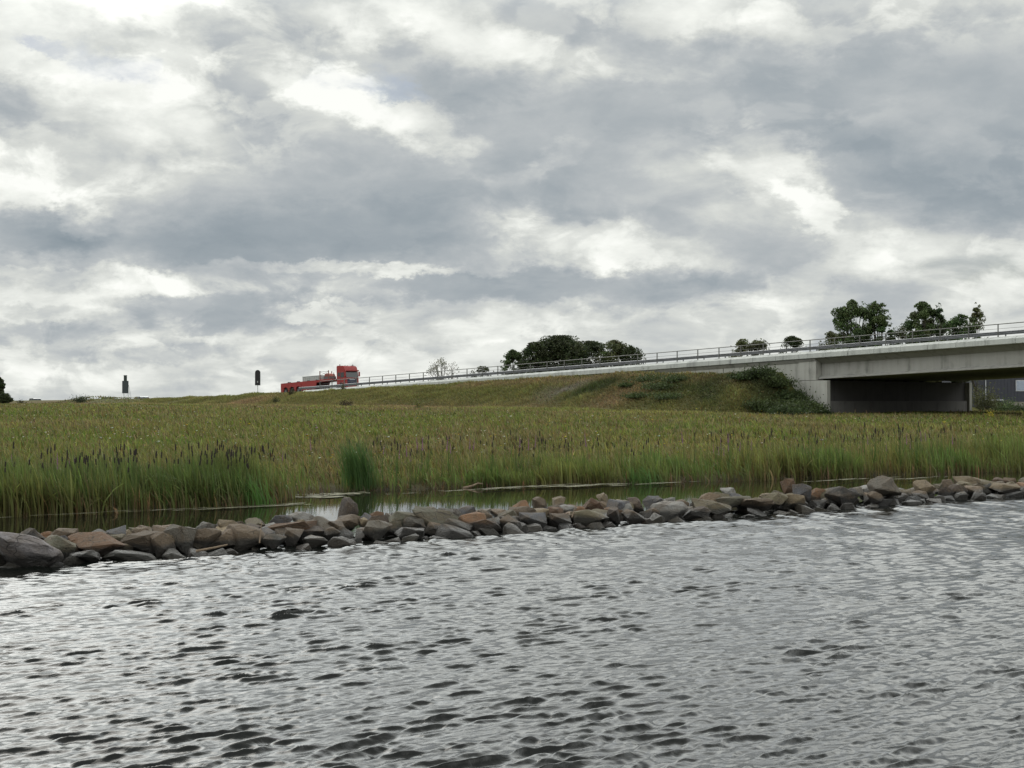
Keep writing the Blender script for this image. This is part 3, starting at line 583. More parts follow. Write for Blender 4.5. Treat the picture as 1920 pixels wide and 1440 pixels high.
HAND = [ # centre x, top y, bottom y, width, row n, tint, label
 (32,993,1078,135,29.7,'lilac grey','large pale lilac-grey boulder at the left picture edge, biggest at the waterline'),
 (108,1003,1048,62,29.9,'greenish grey','boxy grey-green boulder just right of the large lilac boulder'),
 (183,994,1045,100,30.1,'rust brown','rounded orange-brown boulder right of the boxy grey-green one'),
 (163,1030,1056,58,29.4,'dark','small dark wet stone at the waterline below the orange-brown boulder'),
 (243,1030,1058,100,29.4,'greenish grey','long flat grey-green slab at the waterline, left part of the dam'),
 (266,996,1038,75,30.0,'brown','broad beige-brown boulder resting above the long flat slab'),
 (306,996,1050,52,29.7,'brown','brown boulder leaning right at the end of the long flat slab'),
 (338,981,1038,58,30.1,'grey','tall grey-brown boulder with flat sides left of the brown wedge'),
 (387,986,1034,56,30.1,'brown','brown wedge-shaped boulder between two taller ones, left part of the dam'),
 (450,983,1038,78,30.0,'brown','broad dark-brown boulder with a pointed top left of the grey triangular stone'),
 (512,998,1031,48,29.6,'grey','grey triangular stone at the waterline below the rust slab'),
 (548,977,1004,108,30.6,'rust brown','wide rust-coloured slab near the top of the dam'),
 (552,984,1025,34,29.7,'brown','narrow upright brown stone in front of the rust slab'),
 (588,1002,1029,46,29.4,'tan','low tan stone at the waterline right of the narrow upright one'),
 (612,968,1006,56,30.5,'grey','smooth grey block left below the lone upright dark stone'),
 (650,933,972,36,32.0,'dark brown','lone upright dark-brown stone standing clear against the pond'),
 (64,995,1024,46,30.8,'dark','dark mottled stone tucked behind the large lilac boulder'),
 (118,989,1010,52,31.3,'brown','pinkish-brown stone behind the boxy grey-green boulder'),
 (222,985,1001,38,31.3,'slate grey','small slate-grey stone peeping over the orange-brown boulder'),
 (272,987,1003,56,31.4,'olive','low olive stone on the crest above the beige-brown boulder'),
 (430,972,994,44,31.0,'tan','tan stone with a notch on the crest above the broad dark-brown boulder'),
 (478,968,990,36,31.3,'olive','olive rounded crest stone left of the rust slab'),
 (525,963,985,44,31.5,'slate grey','slate-grey crest stone behind the rust slab'),
 (571,958,980,58,31.6,'pale','pale streaked stone on the crest beside the bright pond reflection'),
 (706,972,1016,56,29.9,'grey','grey boulder with a flat face right of the low stones, under the upright dark stone'),
 (765,987,1016,58,29.6,'dark brown','brown trapezoid stone at the waterline left of the biggest round boulder'),
 (753,957,995,58,30.6,'greenish grey','grey-green boulder leaning on the left of the biggest round boulder'),
 (822,949,1003,92,30.2,'greenish grey','biggest round grey-olive boulder in the middle of the left half'),
 (847,986,1016,74,29.4,'dark','dark low stone at the waterline below the biggest round boulder'),
 (908,972,1005,66,29.7,'rust brown','rust-brown stone with a pale edge right of the dark low stone'),
 (955,961,1004,40,29.7,'brown','pointed brown stone between the rust-brown and the blue-grey boulder'),
 (1000,956,992,58,29.9,'slate grey','blue-grey rough boulder at mid dam'),
 (1050,958,990,46,29.7,'brown','brown-grey stone right of the blue-grey rough boulder'),
 (1104,955,989,74,29.7,'olive','long tan-olive boulder with a crack, mid dam waterline'),
 (1150,950,986,26,29.8,'dark brown','narrow dark-brown stone squeezed right of the long tan-olive boulder'),
 (1184,956,985,44,29.6,'brown','brown stone with flat top right of the narrow dark-brown one'),
 (1247,940,982,72,29.8,'pale','pale speckled boulder with a dark wet foot right of mid dam'),
 (1303,950,975,52,29.4,'dark brown','rough dark-brown stone at the waterline right of the pale speckled boulder'),
 (1331,937,966,74,29.7,'olive','sloping olive slab above the rough dark-brown stone'),
 (1360,927,956,90,30.4,'greenish grey','long grey-green slab sloping down to the right'),
 (1415,931,961,62,29.7,'brown','brown wedge stone right of the long sloping slab'),
 (1451,923,956,48,29.9,'olive','olive boulder with a dark hollow below, right of the brown wedge'),
 (1490,927,951,48,29.6,'tan','tan slab tilted down to the right at the waterline'),
 (1504,909,944,42,30.4,'slate grey','dark slate block standing above the tilted tan slab'),
 (1366,911,932,34,31.6,'pale','white speckled stone on the crest in the right half'),
 (1575,912,947,64,29.8,'dark','dark layered slab with pale top edge, right part of the dam'),
 (1658,900,940,60,29.9,'grey','light grey-brown boulder with a peaked top below the underpass'),
 (1640,920,944,36,29.5,'brown','small brown stone left of the peaked grey-brown boulder'),
 (1733,897,930,38,30.2,'tan','tan-brown boulder right of the peaked grey-brown one'),
 (1810,892,912,50,31.0,'tan','tan crest stone near the right end of the dam'),
 (1795,906,932,40,29.9,'dark brown','dark-brown tilted stone near the right end of the dam'),
 (1880,905,928,58,29.8,'tan','flat tan slab at the right picture edge'),
 (1480,898,916,30,32.2,'rust brown','rounded rust-brown stone alone on the back of the crest, right half'),
 (1130,922,938,22,32.4,'tan','small tan stone perched on the back crest at mid dam'),
 (1010,931,950,32,32.0,'brown','brown crest stone left of the pair of pointed stones'),
 (1045,928,948,28,32.0,'tan','pointed tan crest stone at mid dam')]
for h in HAND: rock(*h)
LM = [(32,'the large lilac boulder'),(183,'the orange-brown boulder'),(338,'the tall grey-brown boulder'),(450,'the broad pointed boulder'),(548,'the rust slab'),(650,'the upright dark stone'),(822,'the biggest round boulder'),(908,'the rust-brown stone'),(1000,'the blue-grey boulder'),(1104,'the long tan-olive boulder'),(1247,'the pale speckled boulder'),(1360,'the long sloping slab'),(1504,'the dark slate block'),(1575,'the dark layered slab'),(1658,'the peaked grey-brown boulder'),(1733,'the tan-brown boulder'),(1880,'the flat slab at the right edge')]
seen_lab = set(h[6] for h in HAND)
def fill_rocks():
    tints = ['grey','brown','brown','olive','tan','slate grey','dark brown','olive','rust brown','tan','pale','brown']; cnt = 0
    rows = [(29.45,-.06,.30,.50,'at the waterline'),(30.2,.16,.32,.56,'mid-height'),(30.9,.31,.28,.52,'on the crest'),(31.6,.27,.30,.50,'behind the crest')]
    for (n0, zc, s0, s1, where) in rows:
        c = 1.5
        while c < 54:
            s = rnd.uniform(s0, s1)*np.interp(c, [10, 48], [1.10, 1.22]); c += s*1.12; n = n0+rnd.uniform(-.28, .28); x, y = c*C_[0]+n*N_[0], c*C_[1]+n*N_[1]; px = 960+F*x/y; out = px < -50 or px > 1970; far = np.interp(px, [0, 1920], [1.0, .9])
            hz = s*rnd.uniform(.52, .85)
            if any((x-a)**2+(y-b)**2 < (.34*max(r, .3)+.22*s)**2 and abs(zc-cz) < .26 for a, b, cz, r, sz, _ in placed): continue
            if cnt >= 241 and not out: continue
            tint = rnd.choice(tints); me = ROCKS[rnd.randrange(len(ROCKS))]; e = me['e']; o = link('boulder', me, loc=(x, y, zc*far+rnd.uniform(-.06, .06)))
            o.scale = (s*.62/e[0]*rnd.uniform(.85,1.3), s*.58/e[1], hz*.62/e[2]); o.rotation_euler = (rnd.uniform(-.4,.4), rnd.uniform(-.4,.4), rnd.uniform(0, 6.28)); j = rnd.choice([.4, .6, .75, .9, 1.05, 1.25])*rnd.uniform(.9, 1.1); o.color = tuple(v*j for v in TINT[tint])+(1,)
            size = 'small' if s < .36 else ('medium' if s < .46 else 'larger'); q, nm = min(LM, key=lambda l: abs(l[0]-px)); side = 'left of' if px < q-14 else ('right of' if px > q+14 else 'level with')
            lab = f"{size} {tint} stone {where} {side} {nm}"
            if lab in seen_lab:
                for adj in ('flat' if hz < .6*s else 'chunky', 'rough', 'angular', 'tilted', 'rounded'):
                    if f"{adj} {lab}" not in seen_lab and len(lab.split()) < 16: lab = f"{adj} {lab}"; break
            seen_lab.add(lab); prop(o, lab, 'boulder', 'boulders of the low rock dam'); placed.append((x, y, zc, s*.62, hz*.6, px)); cnt += 0 if out else 1
fill_rocks()
# sticks and driftwood
M_WOOD = simple('weathered_wood', (.17,.125,.085), .9, 0, .3, 8)
def stick(name, label, pts, r):
    m = MB(); p0 = Vector(pts[0])
    for a, b, k in zip(pts[:-1], pts[1:], range(99)): m.tube(Vector(a)-p0, Vector(b)-p0, r*(1-.2*k), r*(.8-.2*k), 6)
    o = m.build(name, M_WOOD); o.location = p0; prop(o, label, 'stick')
stick('stick', 'pale bare stick lying slantwise at the waterline below the broad brown boulder', [at(368,1033,31.6), at(400,1027,31.7), at(427,1021,31.9)], .03)
stick('stick', 'thin upright twig standing between boulders left of the grey triangular stone', [at(487,1018,31.9), at(489,1000,32.0), at(491,978,32.1)], .016)
stick('stick', 'thin pale reed stalk stuck upright between rocks at mid dam', [at(1072,970,39.5), at(1077,955,39.6), at(1082,941,39.7)], .016)
stick('driftwood', 'grey-brown driftwood branch lying on the pond edge below the middle reeds', [at(868,915,56.8), at(885,911,57.0), at(896,906,57.2), at(905,907,57.2)], .05)

# ------------------------------------------------------------------ bridge
def L3(u, v, dz): x, y = uvp(u, v); return (float(x), float(y), float(ze(u))+dz)
def prism(m, prof, u0, u1, org):
    """profile of (v, dz below edge-beam top) extruded along the bridge"""
    k = len(prof); a = [Vector(L3(u0, v, d))-org for v, d in prof]; b = [Vector(L3(u1, v, d))-org for v, d in prof]
    m.add(a+b, [tuple(range(k)), tuple(range(2*k-1, k-1, -1))]+[(i, k+i, k+(i+1)%k, (i+1)%k) for i in range(k)]); return m
U_AB, U_END, U_L = -20.9, 62.0, -113.0
org = Vector((*[float(q) for q in uvp(U_AB, 0)], 2.4))
bridge = empty('road_bridge', org); prop(bridge, 'pale concrete road bridge with long sloping edge beam and dark underpass', 'bridge')
ORG = org
beam_prof = [(.0,-.25),(.0,-.70),(.05,-.74),(.85,-.84),(.85,.0),(.42,.0)]
def beams(side):
    m = MB(); u = U_L
    P = beam_prof if side == 0 else [(DW-v, d) for v, d in beam_prof]
    while u < U_END:
        g = .09 if abs(u-(U_AB-.3)) < 1.6 else .035; u1 = min(u+3.0, U_END)
        if side == 0 and abs(u-U_L) < .1:   # tapered nose at the foot of the ramp
            pa = [(v+.25, d*.75-.12) for v, d in P]; a = [Vector(L3(u-.4, v, d))-ORG for v, d in pa]; b = [Vector(L3(u, v, d))-ORG for v, d in P]; k = 6
            m.add(a+b, [tuple(range(k)), tuple(range(2*k-1, k-1, -1))]+[(i, k+i, k+(i+1)%k, (i+1)%k) for i in range(k)])
        prism(m, P, u, u1-g, ORG); u += 3.0
    return m.build('edge_beam', M_BEAM, bridge)
beams(0); beams(1)
# box girder: sloping cantilever soffit, web, bottom lip, underside
gp = [(.3,-.80),(1.25,-1.32),(1.25,-2.52),(.62,-2.76),(.62,-2.84),(DW-.62,-2.84),(DW-.62,-2.76),(DW-1.25,-2.52),(DW-1.25,-1.32),(DW-.3,-.80),(DW-.9,-.3),(.9,-.3)]
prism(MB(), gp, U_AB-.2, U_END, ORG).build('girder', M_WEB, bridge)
# abutment: shelf wall under the girder, base ledge, end block, wing wall
def ubox(m, u0, u1, v0, v1, z0, z1, slope=False):
    p = []
    for z, sl in ((z0, False), (z1, slope)):
        for u, v in ((u0,v0),(u1,v0),(u1,v1),(u0,v1)):
            x, y = uvp(u, v); zz = float(ze(u))+z if sl else z; p.append(Vector((float(x), float(y), zz))-ORG)
    return m.hexa(p)
zsh = float(ze(U_AB))-3.02
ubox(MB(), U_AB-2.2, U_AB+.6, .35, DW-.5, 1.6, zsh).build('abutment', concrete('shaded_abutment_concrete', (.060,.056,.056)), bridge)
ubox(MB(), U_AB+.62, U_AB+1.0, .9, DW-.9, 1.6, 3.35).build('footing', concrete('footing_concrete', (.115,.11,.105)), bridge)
ubox(MB(), U_AB-2.3, U_AB+1.15, .30, .82, 1.4, zsh+.02).build('end_wall', M_ABUT, bridge); ubox(MB(), U_AB-1.6, U_AB+1.15, DW-.6, DW-.1, 1.4, zsh+.02).build('end_wall', M_ABUT, bridge)
m = MB(); ubox(m, U_AB-2.4, U_AB-.24, .32, 1.55, zsh+.06, -1.0, True); ubox(m, U_AB-6.4, U_AB-2.43, .40, 1.2, 3.4, -.95, True)
u = U_AB-6.4
while u > -70: ubox(m, u-5.95, u-.05, .40, 1.0, float(ze(u))-3.6, -.9, True); u -= 6
m.build('wing_wall', M_ABUT, bridge)
prism(MB(), [(.12,-.79),(.36,-1.12),(1.5,-1.12),(1.5,-.86),(.9,-.855)], -70, U_AB-.26, ORG).build('haunch', M_WEB, bridge)
m = MB()
for v in np.arange(2.6, DW-2, 3.2): ubox(m, U_AB-.05, U_AB+.45, v, v+.5, zsh, zsh+.11)
m.build('bearing', simple('black_rubber', (.02,.02,.02), .8), bridge)
ubox(MB(), 37, 38.2, 2.2, DW-2.2, -1.3, float(ze(37))-2.80).build('pier', M_ABUT, bridge)
prism(MB(), [(.86,-.24),(.86,-.28),(DW-.86,-.28),(DW-.86,-.24)], U_L, U_END, ORG).build('deck_surface', simple('deck_asphalt', (.05,.05,.052), .9), bridge)

# railing and guard rails
def railing(v0, label):
    x, y, z = L3(U_L+4, v0, 0); o0 = Vector((x, y, z)); t = empty('bridge_railing', o0); prop(t, label, 'railing')
    m = MB(); m2 = MB(); u = U_L+4; us = []
    while u <= U_END-1: us.append(u); u += 3.0
    for a, b in zip(us[:-1], us[1:]):
        m.tube(Vector(L3(a, v0, 1.16))-o0, Vector(L3(b, v0, 1.16))-o0, .042, k=6)
        m2.tube(Vector(L3(a, v0, .74))-o0, Vector(L3(b, v0, .74))-o0, .016, k=5)
    m.build('top_rail', M_RAIL, t); m2.build('middle_rail', M_RAIL, t)
    pm = None
    for a in us:
        if pm is None: p = MB().box(-.035,.035,-.05,.05,-.02,1.14).box(-.09,.09,-.07,.07,-.005,.02).build('post', M_RAIL, t); pm = p
        else: p = dup(pm, t)
        p.location = Vector(L3(a, v0, 0))-o0; p.rotation_euler = (0, 0, math.atan2(B_[1], B_[0]))
railing(.52, 'slender grey steel railing with thin posts along the near bridge edge')
railing(DW-.52, 'slender grey steel railing along the far bridge edge behind the guard rails')
def guard(v0, u0, u1, label, step, h=.62, base=-.26):
    x, y, z = L3(u0, v0, base); o0 = Vector((x, y, z)); t = empty('guard_rail', o0); prop(t, label, 'guard rail')
    prof = [(-.04,h-.30),(-.04,h-.22),(-.10,h-.18),(-.10,h-.10),(-.04,h-.05),(-.10,h),(-.04,h+.05),(-.02,h+.05),(-.02,h-.30)]
    m = MB(); n = int((u1-u0)/6)
    for i in range(n):
        a, b = u0+(u1-u0)*i/n, u0+(u1-u0)*(i+1)/n; k = len(prof)
        pa = [Vector(L3(a, v0+v, base+d))-o0 for v, d in prof]; pb = [Vector(L3(b, v0+v, base+d))-o0 for v, d in prof]
        m.add(pa+pb, [(j, k+j, k+(j+1)%k, (j+1)%k) for j in range(k)])
    m.build('rail_beam', M_STEEL, t); pm = None; u = u0+.5
    while u < u1:
        if pm is None: pm = p = MB().box(-.05,.05,-.02,.06,-.25,h+.02).build('post', M_STEEL, t)
        else: p = dup(pm, t)
        p.location = Vector(L3(u, v0, base))-o0; p.rotation_euler = (0, 0, math.atan2(B_[1], B_[0])); u += step
guard(.95, -115, 60, 'grey steel guard rail on the near road edge behind the railing', 3.0, .74)
guard(12.6, -112, 60, 'grey steel guard rail on the median with closely set posts', 1.6, .78)
guard(24.8, -112, 60, 'grey steel guard rail on the far road edge', 4.0, .74)

# road on the embankment
def road():
    us = np.concatenate([np.arange(-420, -113, 8), [-113.1]]); m = MB()
    for a, b in zip(us[:-1], us[1:]):
        q = [L3(a, .9, -.24-LOWER(a)), L3(b, .9, -.24-LOWER(b)), L3(b, DW-.9, -.24-LOWER(b)), L3(a, DW-.9, -.24-LOWER(a))]; m.add(q, [(0,1,2,3)])
    prop(m.build('road', simple('asphalt', (.05,.05,.052), .9)), kind='structure')
    m = MB(); u = -400
    while u < 55:
        for v, w in ((2.0,.15),(12.0,.15),(14.0,.15),(24.2,.15)): z0, z1 = -.234-LOWER(u), -.234-LOWER(u+8); m.add([L3(u, v, z0), L3(u+8, v, z1), L3(u+8, v+w, z1), L3(u, v+w, z0)], [(0,1,2,3)])
        for v in (6.8, 19.0): z0, z1 = -.23-LOWER(u), -.23-LOWER(u+3); m.add([L3(u, v, z0), L3(u+3, v, z1), L3(u+3, v+.12, z1), L3(u, v+.12, z0)], [(0,1,2,3)])
        u += 8
    prop(m.build('road_marking', simple('white_road_paint', (.7,.7,.68), .7)), kind='structure')
road()

# ------------------------------------------------------------------ lorry
def lorry():
    M_RED = simple('red_paint', (.235,.011,.009), .5, 0, .12, 2, 0); M_DK = simple('dark_frame', (.025,.025,.028), .6); M_GL = simple('dark_glass', (.02,.024,.026), .08); M_TY = simple('tyre_rubber', (.018,.018,.018), .85)
    M_MET = simple('bright_metal', (.55,.56,.58), .35, .5); M_GRI = simple('grille_blue_black', (.018,.02,.045), .4); M_GREY = simple('grey_rim', (.10,.10,.10), .6, .2); M_LAMP = simple('lamp_glass', (.6,.6,.58), .2)
    v0 = 5.2; x, y = px_v(661, v0); u, _ = uv(x, y); k = .97
    z = float(ze(u))-.24; t = empty('red_lorry', (x, y, z)); t.rotation_euler = (0, -math.atan(.0382), math.atan2(B_[1], B_[0])); t.scale = (k, k, k)
    prop(t, 'red lorry with high cab and long low flatbed driving up the ramp', 'lorry')
    # local: x forward (front bumper at 0), y left, near side is -y
    cab = [(-2.35,.75),(-1.75,.75),(-1.6,1.15),(-.85,1.15),(-.65,.42),(-.02,.42),(.0,.9),(-.02,1.95),(-.20,2.95),(-.42,3.55),(-.75,3.78),(-2.2,3.86),(-2.35,3.7)]
    c = MB().extrude_y(cab, -1.22, 1.22).build('cab', M_RED, t, .05)
    MB().hexa([(.012,-1.08,1.98),(.012,1.08,1.98),(-.03,1.08,1.98),(-.03,-1.08,1.98),(-.165,-1.05,2.92),(-.165,1.05,2.92),(-.22,1.05,2.92),(-.22,-1.05,2.92)]).build('windscreen', M_GL, c)
    for s in (-1, 1):
        MB().extrude_y([(-.38,2.02),(-1.22,2.02),(-1.22,2.72),(-1.1,2.78),(-.45,2.78)], s*1.222, s*1.24).build('door_window', M_GL, c)
        MB().extrude_y([(-1.45,2.22),(-2.0,2.22),(-2.05,2.5),(-2.0,2.78),(-1.45,2.78)], s*1.222, s*1.24).build('side_window', M_GL, c)
        MB().box(-.10,.12,s*1.30-.09,s*1.30+.09,2.15,2.85).tube((-.1,s*1.2,2.8),(-.0,s*1.3,2.8),.03).build('mirror', M_RED, c, .02)
        MB().box(-.02,.03,s*.95-.18,s*.95+.18,.72,.95).build('headlight', M_LAMP, c)
        MB().box(-1.32,-1.24,s*1.223-.004,s*1.223+.004,.95,2.9).build('door_gap', M_DK, c)
    MB().box(-.04,.22,-1.12,1.12,2.92,3.10).build('sun_visor', simple('dark_red_visor', (.22,.02,.018), .4), c, .02)
    m = MB()
    for q in range(5): m.box(-.01,.03,-.88,.88,1.0+q*.17,1.10+q*.17)
    m.box(-.01,.012,-.9,.9,.98,1.8).build('grille', M_GRI, c)
    MB().box(-.01,.035,-.5,.5,1.62,1.70).build('emblem_bar', M_MET, c)
    MB().box(-.06,.05,-1.2,1.2,.38,.66).build('bumper', M_RED, c, .03)
    m = MB()
    for q in (-.8,-.4,.4,.8): m.box(-.72,-.60,q-.06,q+.06,3.78,3.86)
    m.build('roof_light', M_LAMP, c)
    MB().box(-2.0,-1.9,-.9,-.8,3.86,4.05).box(-.9,-.8,.7,.8,3.78,3.98).build('aerial', M_DK, c)
    MB().box(-6.2,-.5,-.45,.45,.72,1.0).build('chassis', M_DK, t)
    MB().box(-4.3,-2.5,-1.15,-.6,.45,.95).box(-4.3,-2.5,.6,1.15,.45,.95).build('fuel_tank', M_MET, t, .05)
    MB().tube((-2.6,-.9,.9),(-2.6,-.9,3.0),.07).build('exhaust_stack', M_DK, t); MB().tube((-2.95,.5,.9),(-2.95,.5,3.0),.04).build('air_pipe', M_GREY, t)
    wp = None
    def wheel(xx, s):
        nonlocal wp
        if wp is None:
            w = MB().disc((0,0), .5, -.16, .16, 24).build('wheel', M_TY, t, .03); MB().disc((0,0), .28, -.18, .18, 16).build('rim', M_GREY, w); wp = w
        else:
            w = dup(wp, t)
            for ch in list(wp.children): dup(ch, w)
        w.location = (xx, s*1.04, .5)
    for xx in (-1.2,-4.9,-6.1,-12.7,-14.5,-16.3):
        for s in (-1, 1): wheel(xx, s)
    tr = MB().extrude_y([(-3.4,1.95),(-6.6,1.97),(-7.0,1.93),(-17.6,1.86),(-17.6,1.52),(-7.2,1.58),(-6.4,1.62),(-3.4,1.66)], -1.25, 1.25).build('trailer', M_RED, t)
    for s in (-1, 1):
        m = MB().extrude_y([(-7.6,1.6),(-11.6,1.55),(-11.6,.55),(-8.0,.60)], s*1.18, s*1.262); m.build('side_panel', M_RED, tr)
        m = MB().extrude_y([(-11.7,1.60),(-17.6,1.55),(-17.6,.35),(-16.9,.35),(-16.75,1.1),(-16.3,1.24),(-15.7,1.1),(-15.5,.40),(-15.2,.40),(-15.0,1.1),(-14.5,1.24),(-13.9,1.1),(-13.7,.40),(-13.4,.40),(-13.2,1.1),(-12.7,1.24),(-12.1,1.1),(-11.9,.4),(-11.7,.4)], s*1.10, s*1.27); m.build('mudguard', M_RED, tr)
        for xx in (-6.9,-4.6): MB().box(xx-.06,xx+.06,s*1.1-.05,s*1.1+.05,1.9,3.3).build('stanchion', simple('rusty_steel', (.16,.055,.035), .7), tr)
        MB().box(-3.55,-3.47,s*.9-.04,s*.9+.04,1.9,2.9).build('stake', M_GREY, tr)
    for xx in (-7.9,-10.2,-13.0,-15.6): MB().disc((xx, 1.75), .28, -1.15, -.75, 16).disc((xx, 1.75), .28, .75, 1.15, 16).build('ramp_roller', M_DK, tr)
    m = MB().tube((-6.9,-1.1,3.2),(-4.6,-1.1,3.15),.025).tube((-6.9,-1.1,3.15),(-4.6,-1.1,2.6),.018).tube((-6.9,-1.1,2.6),(-4.6,-1.1,3.15),.018); m.build('cross_brace', M_GREY, tr)
    MB().box(-17.4,-11.75,-1.0,1.0,.85,1.5).build('axle_beam', M_DK, tr)
    MB().box(-17.67,-17.61,-1.2,-.8,1.3,1.45).box(-17.67,-17.61,.8,1.2,1.3,1.45).build('tail_light', simple('red_lamp', (.4,.02,.02), .3), tr)
    # load lying on the bed
    b = B_/np.linalg.norm(B_); off = -11.0*k; lx, ly = x+b[0]*off, y+b[1]*off; l = empty('steel_container', (lx, ly, z+off*.0382+1.88*k)); l.rotation_euler = t.rotation_euler; l.scale = (k, k, k)
    prop(l, 'long low grey steel box lying on the bed of the red lorry', 'container')
    m = MB().box(-1.2,3.6,-.8,.8,0,.75); bo = m.build('box_body', simple('pale_grey_sheet', (.33,.34,.33), .6), l, .02)
    m = MB()
    for q in np.arange(-1.0, 3.6, .6): m.box(q, q+.05, -.83, .83, .02, .74)
    m.build('rib', simple('grey_rib', (.25,.26,.25), .6), l); MB().box(-1.24,3.64,-.84,.84,.75,.80).build('lid', simple('lid_grey', (.30,.31,.31), .6), l)
    l2 = empty('machine_block', (x+b[0]*-5.9*k, y+b[1]*-5.9*k, z-5.9*k*.0382+1.97*k)); l2.rotation_euler = t.rotation_euler; l2.scale = (k,k,k)
    prop(l2, 'small rusty machine block between the upright posts of the lorry bed', 'machine part'); MB().box(-.8,.8,-.6,.6,.0,.45).build('base_frame', M_GREY, l2); MB().extrude_y([(-.7,.45),(.75,.45),(.6,.8),(-.2,.95),(-.7,.8)], -.5, .5).build('housing', simple('rusty_red', (.25,.06,.04), .6), l2)
lorry()

# ------------------------------------------------------------------ signs and far cars
def signs():
    M_BK = simple('dull_black_panel', (.008,.008,.009), .7); M_PO = simple('grey_post', (.33,.34,.34), .5, .5); M_GN = simple('dark_green_grey_panel', (.028,.038,.042), .6); M_G2 = simple('dark_green_box', (.018,.026,.022), .6)
    x, y = px_v(483, 1.0-2.2); zt = zat(694, y); zb = zat(722, y); zg = float(ground(x, y)); w = 9.5*y/F/2; h = zt-zb
    t = empty('road_sign', (x, y, zg)); prop(t, 'black round-topped sign panel on a thin post left of the red lorry', 'road sign')
    z0 = zb-zg; pr = [(-w,z0),(w,z0)]+[(w*math.cos(a), z0+h-w+w*math.sin(a)) for a in np.linspace(0, math.pi, 12)]
    MB().extrude_y(pr, -.05, .05).build('panel', M_BK, t); m = MB(); pr2 = [(p*1.08, (q-z0-h/2)*1.04+z0+h/2) for p, q in pr]
    m.extrude_y(pr2, .052, .08).build('rim', M_PO, t); MB().tube((0,.12,-.3),(0,.12,z0+h*.8),.05).build('post', M_PO, t); MB().box(-.08,.08,-.09,-.05,z0+.35,z0+.6).build('clamp', M_PO, t)
    x, y = px_v(235, 1.0-2.6); zg = float(ground(x, y)); s = y/F
    t = empty('road_sign', (x, y, zg)); prop(t, 'dark grey-green sign box with narrow upper box on braced legs at far left', 'road sign')
    za, zb_, zc, z1 = zat(737.5,y)-zg, zat(714,y)-zg, zat(703.5,y)-zg, 0
    MB().box(-5.7*s,5.7*s,-.12,.12,za,zb_).build('panel', M_GN, t, .01); MB().box(-2.7*s,2.7*s,-.14,.14,zb_,zc-.12).box(-3.0*s,3.0*s,-.16,.16,zc-.12,zc).build('upper_box', M_G2, t)
    for q in (-3, 5.2): MB().tube((q*s,0,-.3),(q*s,0,za+.3),.035).build('leg', M_PO, t)
    MB().tube((5.9*s,.1,zb_*.75),(11*s,.1,-.2),.03).tube((8.5*s,.1,(zb_*.75)*.5),(5.9*s,.1,.2),.02).build('brace', M_PO, t)
    MB().tube((-3*s,0,za),(0,0,.1),.02).tube((5.2*s,0,za),(0,0,.1),.02).build('cross_bracing', M_PO, t)
signs()
def car(px, v0, tint, label, ytop, L=4.4, h=1.5):
    x, y = px_v(px, v0); u, _ = uv(x, y); z = float(ze(u))-.24-float(LOWER(u)); t = empty('parked_car' if False else 'car', (x, y, z), math.atan2(B_[1], B_[0])); prop(t, label, 'car')
    P = simple('car_paint_'+tint[0], tint[1], .3, .3, .05, 2, .3); G = simple('car_glass', (.025,.03,.035), .08); T = simple('tyre_rubber', (.018,.018,.018), .85)
    MB().extrude_y([(-2.2,.3),(2.2,.3),(2.25,.7),(1.9,.85),(1.0,.95),(-2.1,.98),(-2.25,.7)], -.88, .88).build('body', P, t, .03)
    MB().extrude_y([(-2.0,.96),(1.0,.94),(.35,h-.04),(-1.5,h-.04)], -.76, .76).build('window_band', G, t)
    MB().extrude_y([(-1.55,h-.05),(.4,h-.05),(.2,h+.02),(-1.35,h+.02)], -.78, .78).box(-.55,-.45,-.78,.78,.96,h-.04).build('roof', P, t)
    for xx in (-1.35, 1.4):
        for s in (-1, 1): w = MB().disc((0,0), .32, -.1, .1, 16).build('wheel', T, t); w.location = (xx, s*.82, .32)
    for s in (-1, 1): MB().box(2.2,2.27,s*.6-.15,s*.6+.15,.6,.72).build('headlight', simple('lamp_glass', (.6,.6,.58), .2), t)
car(269, 5.0, ('silver', (.42,.44,.47)), 'silver car showing its roof over the grass right of the braced sign', 739)
car(206, 5.0, ('dark', (.03,.036,.036)), 'dark car showing only its roof over the mound left of the braced sign', 739)
car(68, 8.0, ('grey', (.14,.15,.15)), 'grey car barely showing over the bank at the far left', 746.5)

